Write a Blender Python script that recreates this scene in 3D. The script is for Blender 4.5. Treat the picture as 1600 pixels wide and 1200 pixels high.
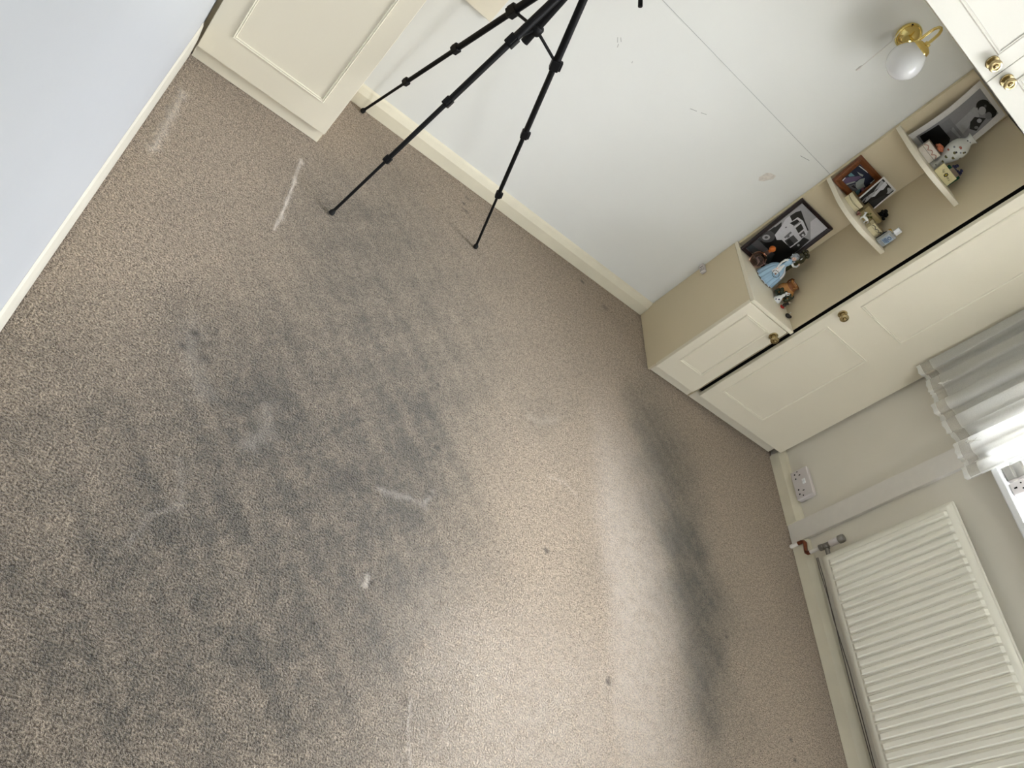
import bpy, bmesh, math, random
import numpy as np
from mathutils import Vector, Matrix
random.seed(7)
rng = np.random.default_rng(11)
SC = bpy.context.scene
for o in list(bpy.data.objects):
    bpy.data.objects.remove(o)

# ------------------------------------------------------------------ camera
cam_d = bpy.data.cameras.new('camera')
cam = bpy.data.objects.new('camera', cam_d)
SC.collection.objects.link(cam)
RW = ((0.7541213, 0.0238610, 0.6563015), (0.4606101, -0.7315499, -0.5026659), (0.4681232, 0.6813702, -0.5626680))
m = Matrix(((RW[0][0], -RW[1][0], -RW[2][0]), (RW[0][1], -RW[1][1], -RW[2][1]), (RW[0][2], -RW[1][2], -RW[2][2])))
cam.matrix_world = Matrix.Translation((0, 0, 1.4)) @ m.to_4x4()
cam_d.sensor_fit = 'HORIZONTAL'
cam_d.sensor_width = 36.0
cam_d.lens = 36.0 * 1222.37 / 1600.0
cam_d.clip_start = 0.01
SC.camera = cam

# ------------------------------------------------------------------ world, daylight, exposure
W = bpy.data.worlds.new('sky'); SC.world = W; W.use_nodes = True
wn = W.node_tree; wn.nodes.clear()
bg = wn.nodes.new('ShaderNodeBackground'); wo = wn.nodes.new('ShaderNodeOutputWorld')
tc = wn.nodes.new('ShaderNodeTexCoord'); sx = wn.nodes.new('ShaderNodeSeparateXYZ'); cr = wn.nodes.new('ShaderNodeValToRGB')
wn.links.new(tc.outputs['Generated'], sx.inputs[0]); wn.links.new(sx.outputs['Z'], cr.inputs[0])
cr.color_ramp.elements[0].position = 0.0; cr.color_ramp.elements[0].color = (0.26, 0.26, 0.24, 1)
cr.color_ramp.elements[1].position = 0.04; cr.color_ramp.elements[1].color = (0.25, 0.255, 0.26, 1)
e = cr.color_ramp.elements.new(1.0); e.color = (2.3, 2.36, 2.45, 1)
e = cr.color_ramp.elements.new(0.5); e.color = (0.85, 0.87, 0.91, 1)
wn.links.new(cr.outputs[0], bg.inputs[0]); bg.inputs[1].default_value = 19.0
wn.links.new(bg.outputs[0], wo.inputs[0])
WY0, WY1, WZ0, WZ1 = 0.50, 1.81, 0.84, 2.36      # the window opening in the right wall
pl = bpy.data.lights.new('window_portal', 'AREA'); pl.shape = 'RECTANGLE'
pl.size = WZ1 - WZ0; pl.size_y = WY1 - WY0; pl.cycles.is_portal = True
po = bpy.data.objects.new('window_portal', pl); SC.collection.objects.link(po)
po.location = (2.90, (WY0 + WY1) / 2, (WZ0 + WZ1) / 2); po.rotation_euler = (0, math.radians(90), 0)
VX0, VX1, VZ0, VZ1 = 1.55, 2.30, 1.05, 2.00      # second window, in the wall behind the camera
pl2 = bpy.data.lights.new('window_portal', 'AREA'); pl2.shape = 'RECTANGLE'
pl2.size = VX1 - VX0; pl2.size_y = VZ1 - VZ0; pl2.cycles.is_portal = True
po2 = bpy.data.objects.new('window_portal', pl2); SC.collection.objects.link(po2)
po2.location = ((VX0 + VX1) / 2, -1.73, (VZ0 + VZ1) / 2); po2.rotation_euler = (math.radians(90), 0, 0)

SC.view_settings.view_transform = 'Standard'
SC.view_settings.look = 'None'
SC.view_settings.gamma = 1.0
SC.view_settings.use_curve_mapping = False
SC.view_settings.exposure = 0.86

# ------------------------------------------------------------------ materials
def s2l(c):
    return tuple((x / 12.92 if x <= 0.04045 else ((x + 0.055) / 1.055) ** 2.4) for x in c)
def rgb(r, g, b):
    return s2l((r / 255.0, g / 255.0, b / 255.0))
def mat(name, col, rough=0.5, metal=0.0, noise=0.03, nscale=30.0, bump=0.0, bscale=200.0, spec=0.5, trans=0.0, alpha=1.0, ior=1.45, coat=0.0, sheen=0.0, stretch=None):
    mt = bpy.data.materials.new(name); mt.use_nodes = True
    nt = mt.node_tree; b = nt.nodes['Principled BSDF']
    b.inputs['Roughness'].default_value = rough; b.inputs['Metallic'].default_value = metal
    b.inputs['Specular IOR Level'].default_value = spec; b.inputs['IOR'].default_value = ior
    b.inputs['Transmission Weight'].default_value = trans; b.inputs['Alpha'].default_value = alpha
    b.inputs['Coat Weight'].default_value = coat; b.inputs['Sheen Weight'].default_value = sheen
    t = nt.nodes.new('ShaderNodeTexCoord'); n = nt.nodes.new('ShaderNodeTexNoise')
    src = t.outputs['Object']
    if stretch:
        mp = nt.nodes.new('ShaderNodeMapping'); mp.inputs['Scale'].default_value = stretch
        nt.links.new(src, mp.inputs[0]); src = mp.outputs[0]
    n.inputs['Scale'].default_value = nscale; n.inputs['Detail'].default_value = 4
    nt.links.new(src, n.inputs['Vector'])
    r = nt.nodes.new('ShaderNodeMapRange')
    r.inputs['From Min'].default_value = 0.3; r.inputs['From Max'].default_value = 0.7
    r.inputs['To Min'].default_value = 1 - noise; r.inputs['To Max'].default_value = 1 + noise
    nt.links.new(n.outputs['Fac'], r.inputs['Value'])
    vm = nt.nodes.new('ShaderNodeVectorMath'); vm.operation = 'SCALE'
    vm.inputs[0].default_value = col[:3]
    nt.links.new(r.outputs[0], vm.inputs['Scale']); nt.links.new(vm.outputs[0], b.inputs['Base Color'])
    if bump > 0:
        n2 = nt.nodes.new('ShaderNodeTexNoise'); n2.inputs['Scale'].default_value = bscale; n2.inputs['Detail'].default_value = 3
        nt.links.new(src, n2.inputs['Vector'])
        bp = nt.nodes.new('ShaderNodeBump'); bp.inputs['Strength'].default_value = bump; bp.inputs['Distance'].default_value = 0.002
        nt.links.new(n2.outputs['Fac'], bp.inputs['Height']); nt.links.new(bp.outputs[0], b.inputs['Normal'])
    return mt

M = {}
M['wall'] = mat('wall_paint', rgb(226, 227, 222), 0.75, noise=0.012, nscale=3, bump=0.10, bscale=35)
M['wall_left'] = mat('wall_paint_satin', rgb(200, 205, 211), 0.42, noise=0.015, nscale=2, bump=0.12, bscale=6, stretch=(1, 0.6, 2.0))
M['ceiling'] = mat('ceiling_paint', rgb(235, 235, 232), 0.85)
M['cream'] = mat('cream_lacquer', rgb(230, 223, 203), 0.42, noise=0.012, nscale=4, bump=0.04, bscale=60)
M['cream_side'] = mat('cream_board', rgb(217, 204, 174), 0.5, noise=0.012, nscale=5, bump=0.04, bscale=60)
M['cream_white'] = mat('offwhite_lacquer', rgb(218, 217, 209), 0.42, noise=0.012, nscale=4, bump=0.04, bscale=60)
M['wall_right'] = mat('wall_paint_bounce_tint', rgb(226, 221, 207), 0.75, noise=0.012, nscale=3, bump=0.10, bscale=35)  # plain wall paint with the carpet's warm bounce light put into its colour
M['cream_bead'] = mat('cream_bead', rgb(232, 226, 206), 0.35, noise=0.01)
M['skirting'] = mat('skirting_gloss', rgb(226, 220, 198), 0.35, noise=0.05, nscale=9, bump=0.12, bscale=50)
M['skirting_white'] = mat('skirting_offwhite', rgb(222, 219, 206), 0.4, noise=0.04, nscale=9, bump=0.1, bscale=50)
M['boxing'] = mat('white_boxing', rgb(226, 222, 214), 0.45, noise=0.02)
M['radiator'] = mat('radiator_enamel', rgb(240, 238, 224), 0.33, noise=0.015, nscale=6)
M['white_pl'] = mat('white_plastic', rgb(214, 208, 206), 0.35, noise=0.01)
M['upvc'] = mat('white_upvc', rgb(240, 242, 244), 0.3, noise=0.01)
M['black'] = mat('black_anodised', rgb(7, 7, 8), 0.5, noise=0.1, spec=0.25)
M['blackgap'] = mat('dark_recess', rgb(22, 20, 18), 0.9)
M['rubber'] = mat('black_rubber', rgb(12, 12, 12), 0.8)
M['brass'] = mat('polished_brass', (0.80, 0.64, 0.25), 0.12, metal=1.0, noise=0.04)
M['brass_old'] = mat('aged_brass', (0.46, 0.37, 0.20), 0.25, metal=1.0, noise=0.12, nscale=90)
M['opal'] = mat('opal_glass', rgb(232, 234, 236), 0.12, noise=0.0, coat=0.4)
M['cord'] = mat('white_cord', rgb(225, 222, 215), 0.6)
M['copper'] = mat('copper_pipe', (0.22, 0.07, 0.035), 0.35, metal=0.7, noise=0.3, nscale=60)
M['chrome'] = mat('grey_chrome', (0.30, 0.29, 0.27), 0.3, metal=0.8, noise=0.1)
M['cable'] = mat('grey_cable', rgb(120, 112, 102), 0.6)
M['plaster'] = mat('bare_plaster', rgb(214, 208, 198), 0.9, noise=0.12, nscale=90)
M['mark'] = mat('pencil_mark', rgb(120, 120, 116), 0.9)
M['mark_light'] = mat('joint_line', rgb(176, 178, 174), 0.9)
M['walnut'] = mat('brown_wood', rgb(112, 62, 26), 0.4, noise=0.25, nscale=25, stretch=(1, 1, 6))
M['darkframe'] = mat('dark_wood_frame', rgb(34, 20, 20), 0.35, noise=0.15)
M['paving'] = mat('paving', rgb(150, 146, 138), 0.9, noise=0.2, nscale=3)
def flat(name, r, g, b, rough=0.35):
    k = 'f_' + name
    if k not in M: M[k] = mat(name, rgb(r, g, b), rough, noise=0.04, nscale=120)
    return k

# glass
gm = bpy.data.materials.new('window_glass'); gm.use_nodes = True
nt = gm.node_tree; nt.nodes.clear()
o_ = nt.nodes.new('ShaderNodeOutputMaterial'); g1 = nt.nodes.new('ShaderNodeBsdfTransparent'); g2 = nt.nodes.new('ShaderNodeBsdfGlossy'); g2.inputs['Roughness'].default_value = 0.02
mx = nt.nodes.new('ShaderNodeMixShader'); fr = nt.nodes.new('ShaderNodeFresnel'); fr.inputs[0].default_value = 1.3
nt.links.new(fr.outputs[0], mx.inputs[0]); nt.links.new(g1.outputs[0], mx.inputs[1]); nt.links.new(g2.outputs[0], mx.inputs[2]); nt.links.new(mx.outputs[0], o_.inputs[0])
M['pane'] = gm
# voile
def voile(name, col, opac):
    vm = bpy.data.materials.new(name); vm.use_nodes = True
    nt = vm.node_tree; nt.nodes.clear()
    o = nt.nodes.new('ShaderNodeOutputMaterial'); tr = nt.nodes.new('ShaderNodeBsdfTransparent'); di = nt.nodes.new('ShaderNodeBsdfDiffuse'); tl = nt.nodes.new('ShaderNodeBsdfTranslucent')
    di.inputs[0].default_value = (*col, 1); tl.inputs[0].default_value = (*col, 1)
    a = nt.nodes.new('ShaderNodeMixShader'); a.inputs[0].default_value = 0.38
    b = nt.nodes.new('ShaderNodeMixShader')
    t = nt.nodes.new('ShaderNodeTexCoord'); n = nt.nodes.new('ShaderNodeTexNoise'); n.inputs['Scale'].default_value = 400
    r = nt.nodes.new('ShaderNodeMapRange'); r.inputs['From Min'].default_value = .3; r.inputs['From Max'].default_value = .7
    r.inputs['To Min'].default_value = opac - .06; r.inputs['To Max'].default_value = opac + .06
    nt.links.new(t.outputs['Object'], n.inputs['Vector']); nt.links.new(n.outputs['Fac'], r.inputs['Value']); nt.links.new(r.outputs[0], b.inputs[0])
    nt.links.new(di.outputs[0], a.inputs[1]); nt.links.new(tl.outputs[0], a.inputs[2])
    nt.links.new(tr.outputs[0], b.inputs[1]); nt.links.new(a.outputs[0], b.inputs[2]); nt.links.new(b.outputs[0], o.inputs[0])
    return vm
M['voile'] = voile('white_voile', rgb(222, 222, 218), 0.90)
M['voile_sheer'] = voile('sheer_voile', rgb(230, 228, 222), 0.45)
M['lace'] = voile('white_lace', rgb(248, 248, 244), 0.93)
# tinted blown glass
M['amber'] = mat('amber_glass', (0.88, 0.50, 0.36), 0.02, trans=1.0, ior=1.45, noise=0.1)
M['clear'] = mat('clear_plastic', rgb(225, 230, 232), 0.08, trans=0.55, ior=1.4, noise=0.0)

# carpet
def carpet():
    mt = bpy.data.materials.new('wool_carpet'); mt.use_nodes = True
    nt = mt.node_tree; b = nt.nodes['Principled BSDF']; L = nt.links
    N = lambda t: nt.nodes.new(t)
    t = N('ShaderNodeTexCoord')
    def noise(scale, detail=3, rough=.6, sc=None, rz=0):
        n = N('ShaderNodeTexNoise'); n.inputs['Scale'].default_value = scale; n.inputs['Detail'].default_value = detail; n.inputs['Roughness'].default_value = rough
        if sc:
            mp = N('ShaderNodeMapping'); mp.inputs['Scale'].default_value = sc; mp.inputs['Rotation'].default_value = (0, 0, rz); L.new(t.outputs['Object'], mp.inputs[0]); L.new(mp.outputs[0], n.inputs['Vector'])
        else: L.new(t.outputs['Object'], n.inputs['Vector'])
        return n.outputs['Fac']
    def mr(v, a, b_, c, d):
        r = N('ShaderNodeMapRange'); r.inputs['From Min'].default_value = a; r.inputs['From Max'].default_value = b_; r.inputs['To Min'].default_value = c; r.inputs['To Max'].default_value = d
        L.new(v, r.inputs['Value']); return r.outputs[0]
    def mth(op, a, b_):
        q = N('ShaderNodeMath'); q.operation = op
        for i, x in enumerate((a, b_)):
            if isinstance(x, (int, float)): q.inputs[i].default_value = x
            else: L.new(x, q.inputs[i])
        return q.outputs[0]
    def mixc(f, a, b_):
        q = N('ShaderNodeMix'); q.data_type = 'RGBA'
        if isinstance(f, (int, float)): q.inputs[0].default_value = f
        else: L.new(f, q.inputs[0])
        for i, x in ((6, a), (7, b_)):
            if isinstance(x, tuple): q.inputs[i].default_value = (*x, 1)
            else: L.new(x, q.inputs[i])
        return q.outputs[2]
    fine = noise(230, 2, .7); mid = noise(75, 3, .6); patch = noise(5.0, 4, .6); big = noise(1.6, 3, .6)
    f = mth('ADD', mth('MULTIPLY', fine, .75), mth('MULTIPLY', mid, .25))
    f = mr(f, .38, .62, 0, 1)
    base = mixc(f, rgb(110, 93, 75), rgb(226, 206, 180))
    base = mixc(mr(patch, .35, .7, 0, .16), base, rgb(150, 134, 118))
    def attr(n):
        a = N('ShaderNodeAttribute'); a.attribute_name = n; return a.outputs['Fac']
    streak = noise(1.0, 4, .7, (60, 14, 1), .5)
    blotch = noise(26, 4, .7)
    mod = mth('ADD', mth('MULTIPLY', mr(blotch, .3, .7, 0, 1), .55), mth('MULTIPLY', mr(streak, .3, .7, 0, 1), .45))
    blot2 = noise(9, 5, .75)
    s = mth('MULTIPLY', mth('MULTIPLY', attr('soil_shade'), mr(mod, 0, 1, .72, 1.22)), mr(blot2, .3, .7, .80, 1.22))
    soil_shade_c = mixc(f, rgb(42, 40, 34), rgb(106, 101, 89))
    col = mixc(mr(s, 0, 1.0, 0, .92), base, soil_shade_c)
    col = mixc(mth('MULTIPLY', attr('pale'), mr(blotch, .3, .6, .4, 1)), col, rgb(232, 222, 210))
    col = mixc(attr('spot'), col, rgb(44, 36, 30))
    L.new(col, b.inputs['Base Color'])
    b.inputs['Roughness'].default_value = 0.95; b.inputs['Specular IOR Level'].default_value = 0.1
    b.inputs['Sheen Weight'].default_value = 0.25; b.inputs['Sheen Roughness'].default_value = 0.6
    bp = N('ShaderNodeBump'); bp.inputs['Strength'].default_value = 0.9; bp.inputs['Distance'].default_value = 0.006
    L.new(f, bp.inputs['Height']); L.new(bp.outputs[0], b.inputs['Normal'])
    return mt
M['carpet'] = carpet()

# ------------------------------------------------------------------ mesh helpers
def tag(o, label=None, cat=None, group=None, kind=None):
    if label: o['label'] = label
    if cat: o['category'] = cat
    if group: o['group'] = group
    if kind: o['kind'] = kind
    return o
def thing(name, loc, label, cat, group=None):
    o = bpy.data.objects.new(name, None); SC.collection.objects.link(o)
    o.location = loc; o.empty_display_size = 0.05
    return tag(o, label, cat, group)

class MB:
    def __init__(self): self.bm = bmesh.new(); self.mats = []
    def mi(self, m):
        if m not in self.mats: self.mats.append(m)
        return self.mats.index(m)
    def face(self, pts, m):
        vs = [self.bm.verts.new(p) for p in pts]
        f = self.bm.faces.new(vs); f.material_index = self.mi(m); return f
    def box(self, x0, x1, y0, y1, z0, z1, m, T=None):
        i = self.mi(m); P = [(x, y, z) for x in (x0, x1) for y in (y0, y1) for z in (z0, z1)]
        if T is not None: P = [T @ Vector(p) for p in P]
        v = [self.bm.verts.new(p) for p in P]
        for q in ((0, 1, 3, 2), (4, 6, 7, 5), (0, 4, 5, 1), (2, 3, 7, 6), (0, 2, 6, 4), (1, 5, 7, 3)):
            self.bm.faces.new([v[k] for k in q]).material_index = i
        return self
    def prism(self, pts, vec, m):
        i = self.mi(m); vec = Vector(vec)
        a = [self.bm.verts.new(Vector(p)) for p in pts]; b = [self.bm.verts.new(Vector(p) + vec) for p in pts]
        n = len(pts)
        self.bm.faces.new(a[::-1]).material_index = i; self.bm.faces.new(b).material_index = i
        for k in range(n): self.bm.faces.new((a[k], a[(k + 1) % n], b[(k + 1) % n], b[k])).material_index = i
        return self
    def lathe(self, prof, o, ax=(0, 0, 1), m='white', seg=32, sx=1, sy=1, cap=True):
        i = self.mi(m); ax = Vector(ax).normalized(); q = ax.to_track_quat('Z', 'Y').to_matrix(); o = Vector(o)
        rings = []
        for r, h in prof:
            rings.append([self.bm.verts.new(o + q @ Vector((r * sx * math.cos(2 * math.pi * k / seg), r * sy * math.sin(2 * math.pi * k / seg), h))) for k in range(seg)])
        for a, b in zip(rings[:-1], rings[1:]):
            for k in range(seg): self.bm.faces.new((a[k], a[(k + 1) % seg], b[(k + 1) % seg], b[k])).material_index = i
        if cap:
            self.bm.faces.new(rings[0][::-1]).material_index = i; self.bm.faces.new(rings[-1]).material_index = i
        return self
    def tube(self, pts, r, m, seg=12):
        i = self.mi(m); pts = [Vector(p) for p in pts]; rings = []
        rr = r if isinstance(r, (list, tuple)) else [r] * len(pts)
        up = None
        for k, p in enumerate(pts):
            d = (pts[min(k + 1, len(pts) - 1)] - pts[max(k - 1, 0)]).normalized()
            if up is None:
                up = d.orthogonal().normalized()
            up = (up - d * up.dot(d)).normalized(); s = d.cross(up)
            rings.append([self.bm.verts.new(p + (up * math.cos(2 * math.pi * j / seg) + s * math.sin(2 * math.pi * j / seg)) * rr[k]) for j in range(seg)])
        for a, b in zip(rings[:-1], rings[1:]):
            for j in range(seg): self.bm.faces.new((a[j], a[(j + 1) % seg], b[(j + 1) % seg], b[j])).material_index = i
        self.bm.faces.new(rings[0][::-1]).material_index = i; self.bm.faces.new(rings[-1]).material_index = i
        return self
    def ball(self, c, r, m, sc=(1, 1, 1), sub=3, R=None):
        i = self.mi(m)
        T = Matrix.Translation(c) @ (R.to_4x4() if R else Matrix.Identity(4)) @ Matrix.Diagonal((*[r * s for s in sc], 1))
        res = bmesh.ops.create_icosphere(self.bm, subdivisions=sub, radius=1.0, matrix=T)
        fs = set()
        for v in res['verts']:
            for f in v.link_faces: fs.add(f)
        for f in fs: f.material_index = i
        return self
    def build(self, name, parent=None, smooth=False, bevel=0.0, segs=2, angle=40):
        off = Vector(parent_world(parent)) if parent else Vector((0, 0, 0))
        bmesh.ops.recalc_face_normals(self.bm, faces=self.bm.faces[:])
        if off.length > 0: bmesh.ops.translate(self.bm, verts=self.bm.verts[:], vec=-off)
        me = bpy.data.meshes.new(name); self.bm.to_mesh(me); self.bm.free()
        for k in self.mats: me.materials.append(M[k])
        o = bpy.data.objects.new(name, me); SC.collection.objects.link(o)
        if parent: o.parent = parent
        if smooth:
            me.polygons.foreach_set('use_smooth', [True] * len(me.polygons))
            me.set_sharp_from_angle(angle=math.radians(angle))
        if bevel > 0:
            b = o.modifiers.new('bevel', 'BEVEL'); b.width = bevel; b.segments = segs; b.limit_method = 'ANGLE'
        return o
def parent_world(p):
    v = Vector((0, 0, 0))
    while p is not None:
        v += p.location; p = p.parent
    return v
def struct(o): o['kind'] = 'structure'; return o

# ------------------------------------------------------------------ floor
XL, XR, YB, YF = -0.0915, 2.72, 2.57, -1.60
def floor():
    xs = np.linspace(XL - .02, XR + .02, 560)
    ys = np.concatenate([np.linspace(YF - .02, 0.2, 60)[:-1], np.linspace(0.2, YB + .02, 480)])
    X, Y = np.meshgrid(xs, ys, indexing='ij')
    Z = np.zeros_like(X)
    # wear and spills: centre x, y, half-length, half-width, angle, strength
    B = [(0.44, 1.17, 0.125, 0.08, 87.0, 0.85), (0.40, 1.06, 0.11, 0.06, 60.0, 0.35), (0.393, 1.124, 0.272, 0.187, 85.0, 0.4), (0.82, 1.19, 0.14, 0.10, 77.0, 0.75), (0.796, 1.253, 0.321, 0.208, 80.0, 0.4), (0.231, 1.255, 0.09, 0.08, 109.0, 0.3), (0.56, 1.98, 0.42, 0.20, 77.0, 0.48), (0.741, 1.761, 0.535, 0.357, 61.0, 0.4), (0.68, 1.32, 0.60, 0.32, 62.0, 0.48), (0.617, 0.846, 0.39, 0.244, -152.0, 0.4), (0.307, 0.825, 0.143, 0.102, 54.0, 0.25), (0.411, 0.607, 0.381, 0.209, -162.0, 0.35), (0.873, 0.978, 0.235, 0.18, 54.0, 0.32), (0.693, 0.591, 0.283, 0.146, -163.0, 0.22), (1.965, 1.477, 0.120, 0.075, 46.0, 0.95), (1.950, 1.263, 0.150, 0.088, -140.0, 0.85), (1.907, 1.708, 0.26, 0.169, 70.0, 0.55), (1.851, 1.933, 0.223, 0.107, 85.0, 0.4), (1.986, 1.09, 0.186, 0.113, 61.0, 0.75), (1.944, 0.906, 0.103, 0.062, -136.0, 0.5), (1.93, 1.40, 0.575, 0.20, 88.0, 0.28), (2.179, 1.199, 0.26, 0.15, 69.0, 0.12), (1.992, 0.818, 0.25, 0.09, -162.0, 0.18), (1.306, 1.658, 0.158, 0.069, -141.0, 0.18), (1.4, 1.853, 0.324, 0.164, 69.0, 0.12), (0.666, 1.131, 0.067, 0.048, 80.0, 0.3), (0.849, 1.403, 0.115, 0.055, 89.0, 0.3), (1.505, 1.168, 0.097, 0.056, -142.0, 0.12)]
    wob = lambda f, s: np.sin(X * f + s) * np.cos(Y * f * 1.13 + 1.7 * s) + .6 * np.sin(X * f * 2.3 + Y * f * 1.9 + s) + .35 * np.sin(X * f * 4.7 - Y * f * 4.1 + 2 * s)
    dx = .022 * wob(9, 1.0); dy = .022 * wob(9, 2.6)
    soil_shade = np.zeros_like(X)
    for cx, cy, a, b, ang, s in B:
        t = math.radians(ang); u = (X + dx - cx) * math.cos(t) + (Y + dy - cy) * math.sin(t); v = -(X + dx - cx) * math.sin(t) + (Y + dy - cy) * math.cos(t)
        d = (u / (a * 1.1)) ** 2 + (v / (b * 1.1)) ** 2
        g = np.exp(-d ** 1.3 * 0.9)
        soil_shade = soil_shade + (1 - soil_shade) * s * g
    sg = lambda v: 1 / (1 + np.exp(-v))
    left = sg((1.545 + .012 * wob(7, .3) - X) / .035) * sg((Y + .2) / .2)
    soil_shade = soil_shade + (1 - soil_shade) * left * .07
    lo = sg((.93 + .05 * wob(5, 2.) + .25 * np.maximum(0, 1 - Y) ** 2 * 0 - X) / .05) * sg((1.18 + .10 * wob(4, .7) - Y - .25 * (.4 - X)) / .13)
    soil_shade = soil_shade + (1 - soil_shade) * .58 * lo  # broad shade painted over the lower-left carpet, deepening contrast with the light pool
    soil_shade *= 1 + .10 * wob(31, .4)
    spot = np.zeros_like(X)
    for cx, cy, r in [(1.535, .846, .011), (.211, .617, .008), (.164, 1.485, .004), (.911, 1.301, .010), (.922, 2.487, .012), (.919, 2.403, .014), (.905, 2.44, .008), (1.521, 2.492, .010), (1.647, 2.431, .016), (.272, 1.215, .013), (.233, 1.266, .011), (.262, 1.25, .012), (.22, 1.215, .010), (2.378, .897, .008), (2.376, .835, .008), (.654, 1.286, .006), (.865, 1.489, .006), (.674, 1.087, .02), (.905, 1.147, .010), (2.115, 1.159, .008), (.78, .853, .006), (.89, 1.52, .006), (1.31, 1.15, .01)]:
        q = ((X - cx) / r) ** 2 + ((Y - cy) / (r * .8)) ** 2
        spot = np.maximum(spot, np.exp(-q) * (.85 if r < .012 else .5))
    pale = np.zeros_like(X)
    LN = [([(0.312, 2.078), (0.316, 1.928), (0.316, 1.802), (0.312, 1.728)], .0042, 1.3, .003), ([(-0.045, 2.026), (-0.041, 1.89), (-0.035, 1.785), (-0.032, 1.751)], .012, .55, .004),
          ([(0.755, 1.09), (0.791, 1.094), (0.847, 1.105), (0.886, 1.105), (0.911, 1.155)], .009, .36, .003), ([(1.315, 1.407), (1.382, 1.423), (1.436, 1.394)], .006, .3, .002),
          ([(0.912, 0.634), (0.913, 0.569), (0.93, 0.505)], .006, .6, .004), ([(1.234, 1.602), (1.289, 1.607), (1.36, 1.661)], .012, .22, 0), ([(0.302, 0.942), (0.339, 0.851), (0.29, 0.807), (0.272, 0.737)], .007, .18, .0), ([(0.769, 0.856), (0.764, 0.838)], .008, .8, .002),
          ([(.44, 1.17), (.455, 1.10), (.42, 1.05)], .018, .22, 0), ([(.22, 1.28), (.25, 1.18), (.30, 1.12)], .022, .20, 0)]
    for pts, w, s, hgt in LN:
        for (ax, ay), (bx, by) in zip(pts[:-1], pts[1:]):
            L2 = (bx - ax) ** 2 + (by - ay) ** 2
            t = np.clip(((X - ax) * (bx - ax) + (Y - ay) * (by - ay)) / L2, 0, 1)
            d = np.hypot(X - ax - t * (bx - ax), Y - ay - t * (by - ay)) * (1 + .35 * wob(60, .9))
            g = np.exp(-(d / w) ** 2)
            pale = np.maximum(pale, .75 * s * g); Z = np.maximum(Z, hgt * g)
    pool_band = sg((X - 1.545 - .012 * wob(7, .3)) / .02) * sg((1.86 + .03 * wob(6, 1.) - X) / .06) * sg((1.72 - Y) / .12) * sg((Y - .3) / .2)
    pool_band = np.maximum(pool_band, .8 * sg((X - .92) / .09) * sg((1.6 - X) / .1) * sg((.92 + .03 * wob(5, 2.) - Y) / .08))
    pale = np.maximum(pale, .50 * pool_band)  # cleaner carpet strip, with the window's light pool painted in as pale colour
    for cx, cy, r in [(1.535, .846, .016), (.769, .85, .012)]:
        Z -= .006 * np.exp(-(((X - cx) ** 2 + (Y - cy) ** 2) / r ** 2))
    nx, ny = X.shape
    V = np.stack([X.ravel(), Y.ravel(), Z.ravel()], 1)
    idx = np.arange(nx * ny).reshape(nx, ny)
    F = np.stack([idx[:-1, :-1].ravel(), idx[1:, :-1].ravel(), idx[1:, 1:].ravel(), idx[:-1, 1:].ravel()], 1)
    me = bpy.data.meshes.new('floor'); me.from_pydata(V.tolist(), [], F.tolist()); me.update()
    for n, a in (('soil_shade', np.clip(soil_shade, 0, 1)), ('spot', spot), ('pale', pale)):
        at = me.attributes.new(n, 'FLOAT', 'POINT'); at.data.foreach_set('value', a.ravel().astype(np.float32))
    me.polygons.foreach_set('use_smooth', [True] * len(me.polygons))
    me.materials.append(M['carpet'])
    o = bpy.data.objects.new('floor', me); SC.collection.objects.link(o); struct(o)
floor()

# ------------------------------------------------------------------ room shell
T = .12
struct(MB().box(XL - T, XR + .17, YB, YB + T, -.05, 2.4, 'wall').build('wall_back'))
struct(MB().box(XL - T, XL, YF - T, YB, -.05, 2.4, 'wall_left').build('wall_left'))
w = MB()
w.box(XL - T, VX0, YF - T, YF, -.05, 2.4, 'wall'); w.box(VX1, XR + .17, YF - T, YF, -.05, 2.4, 'wall')
w.box(VX0, VX1, YF - T, YF, -.05, VZ0, 'wall'); w.box(VX0, VX1, YF - T, YF, VZ1, 2.4, 'wall')
struct(w.build('wall_front'))
w = MB()
WT = .17
w.box(XR, XR + WT, YF, WY0, -.05, 2.4, 'wall_right'); w.box(XR, XR + WT, WY1, YB, -.05, 2.4, 'wall_right')
w.box(XR, XR + WT, WY0, WY1, -.05, WZ0 - .02, 'wall_right'); w.box(XR, XR + WT, WY0, WY1, WZ1, 2.4, 'wall_right')
struct(w.build('wall_right'))
struct(MB().box(XL - T, XR + .17, YF - T, YB + T, 2.4, 2.5, 'ceiling').build('ceiling'))
# back wall: lining joint
struct(MB().box(.60, 1.885, 2.5685, 2.5705, .9330, .9343, 'mark_light').build('trim_1'))
def skirt(name, pts, vec, m='skirting'):
    return struct(MB().prism(pts, vec, m).build(name, bevel=.002))
yb = 2.5699
skirt('baseboard_back', [(.30, yb, 0), (.30, 2.553, 0), (.30, 2.553, .046), (.30, 2.561, .070), (.30, yb, .076)], (1.578, 0, 0))
xr = 2.7199
SK = lambda y: [(xr, y, 0), (2.700, y, 0), (2.700, y, .046), (2.711, y, .072), (xr, y, .078)]
skirt('baseboard_right', SK(YF), (0, 1.7545 - YF, 0))
skirt('baseboard_right', SK(1.8435), (0, 2.212 - 1.8435, 0))
xl = XL + .0001
skirt('baseboard_left', [(xl, YF, .006), (-.081, YF, .006), (-.082, YF, .070), (-.0865, YF, .116), (xl, YF, .128)], (0, 2.186 - YF, 0), 'skirting_white')

struct(MB().box(xl, -.084, YF, 2.19, .0002, .0058, 'blackgap').build('skirting_gap_shade'))  # dark strip standing in for the shade in the gap under the skirting
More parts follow.
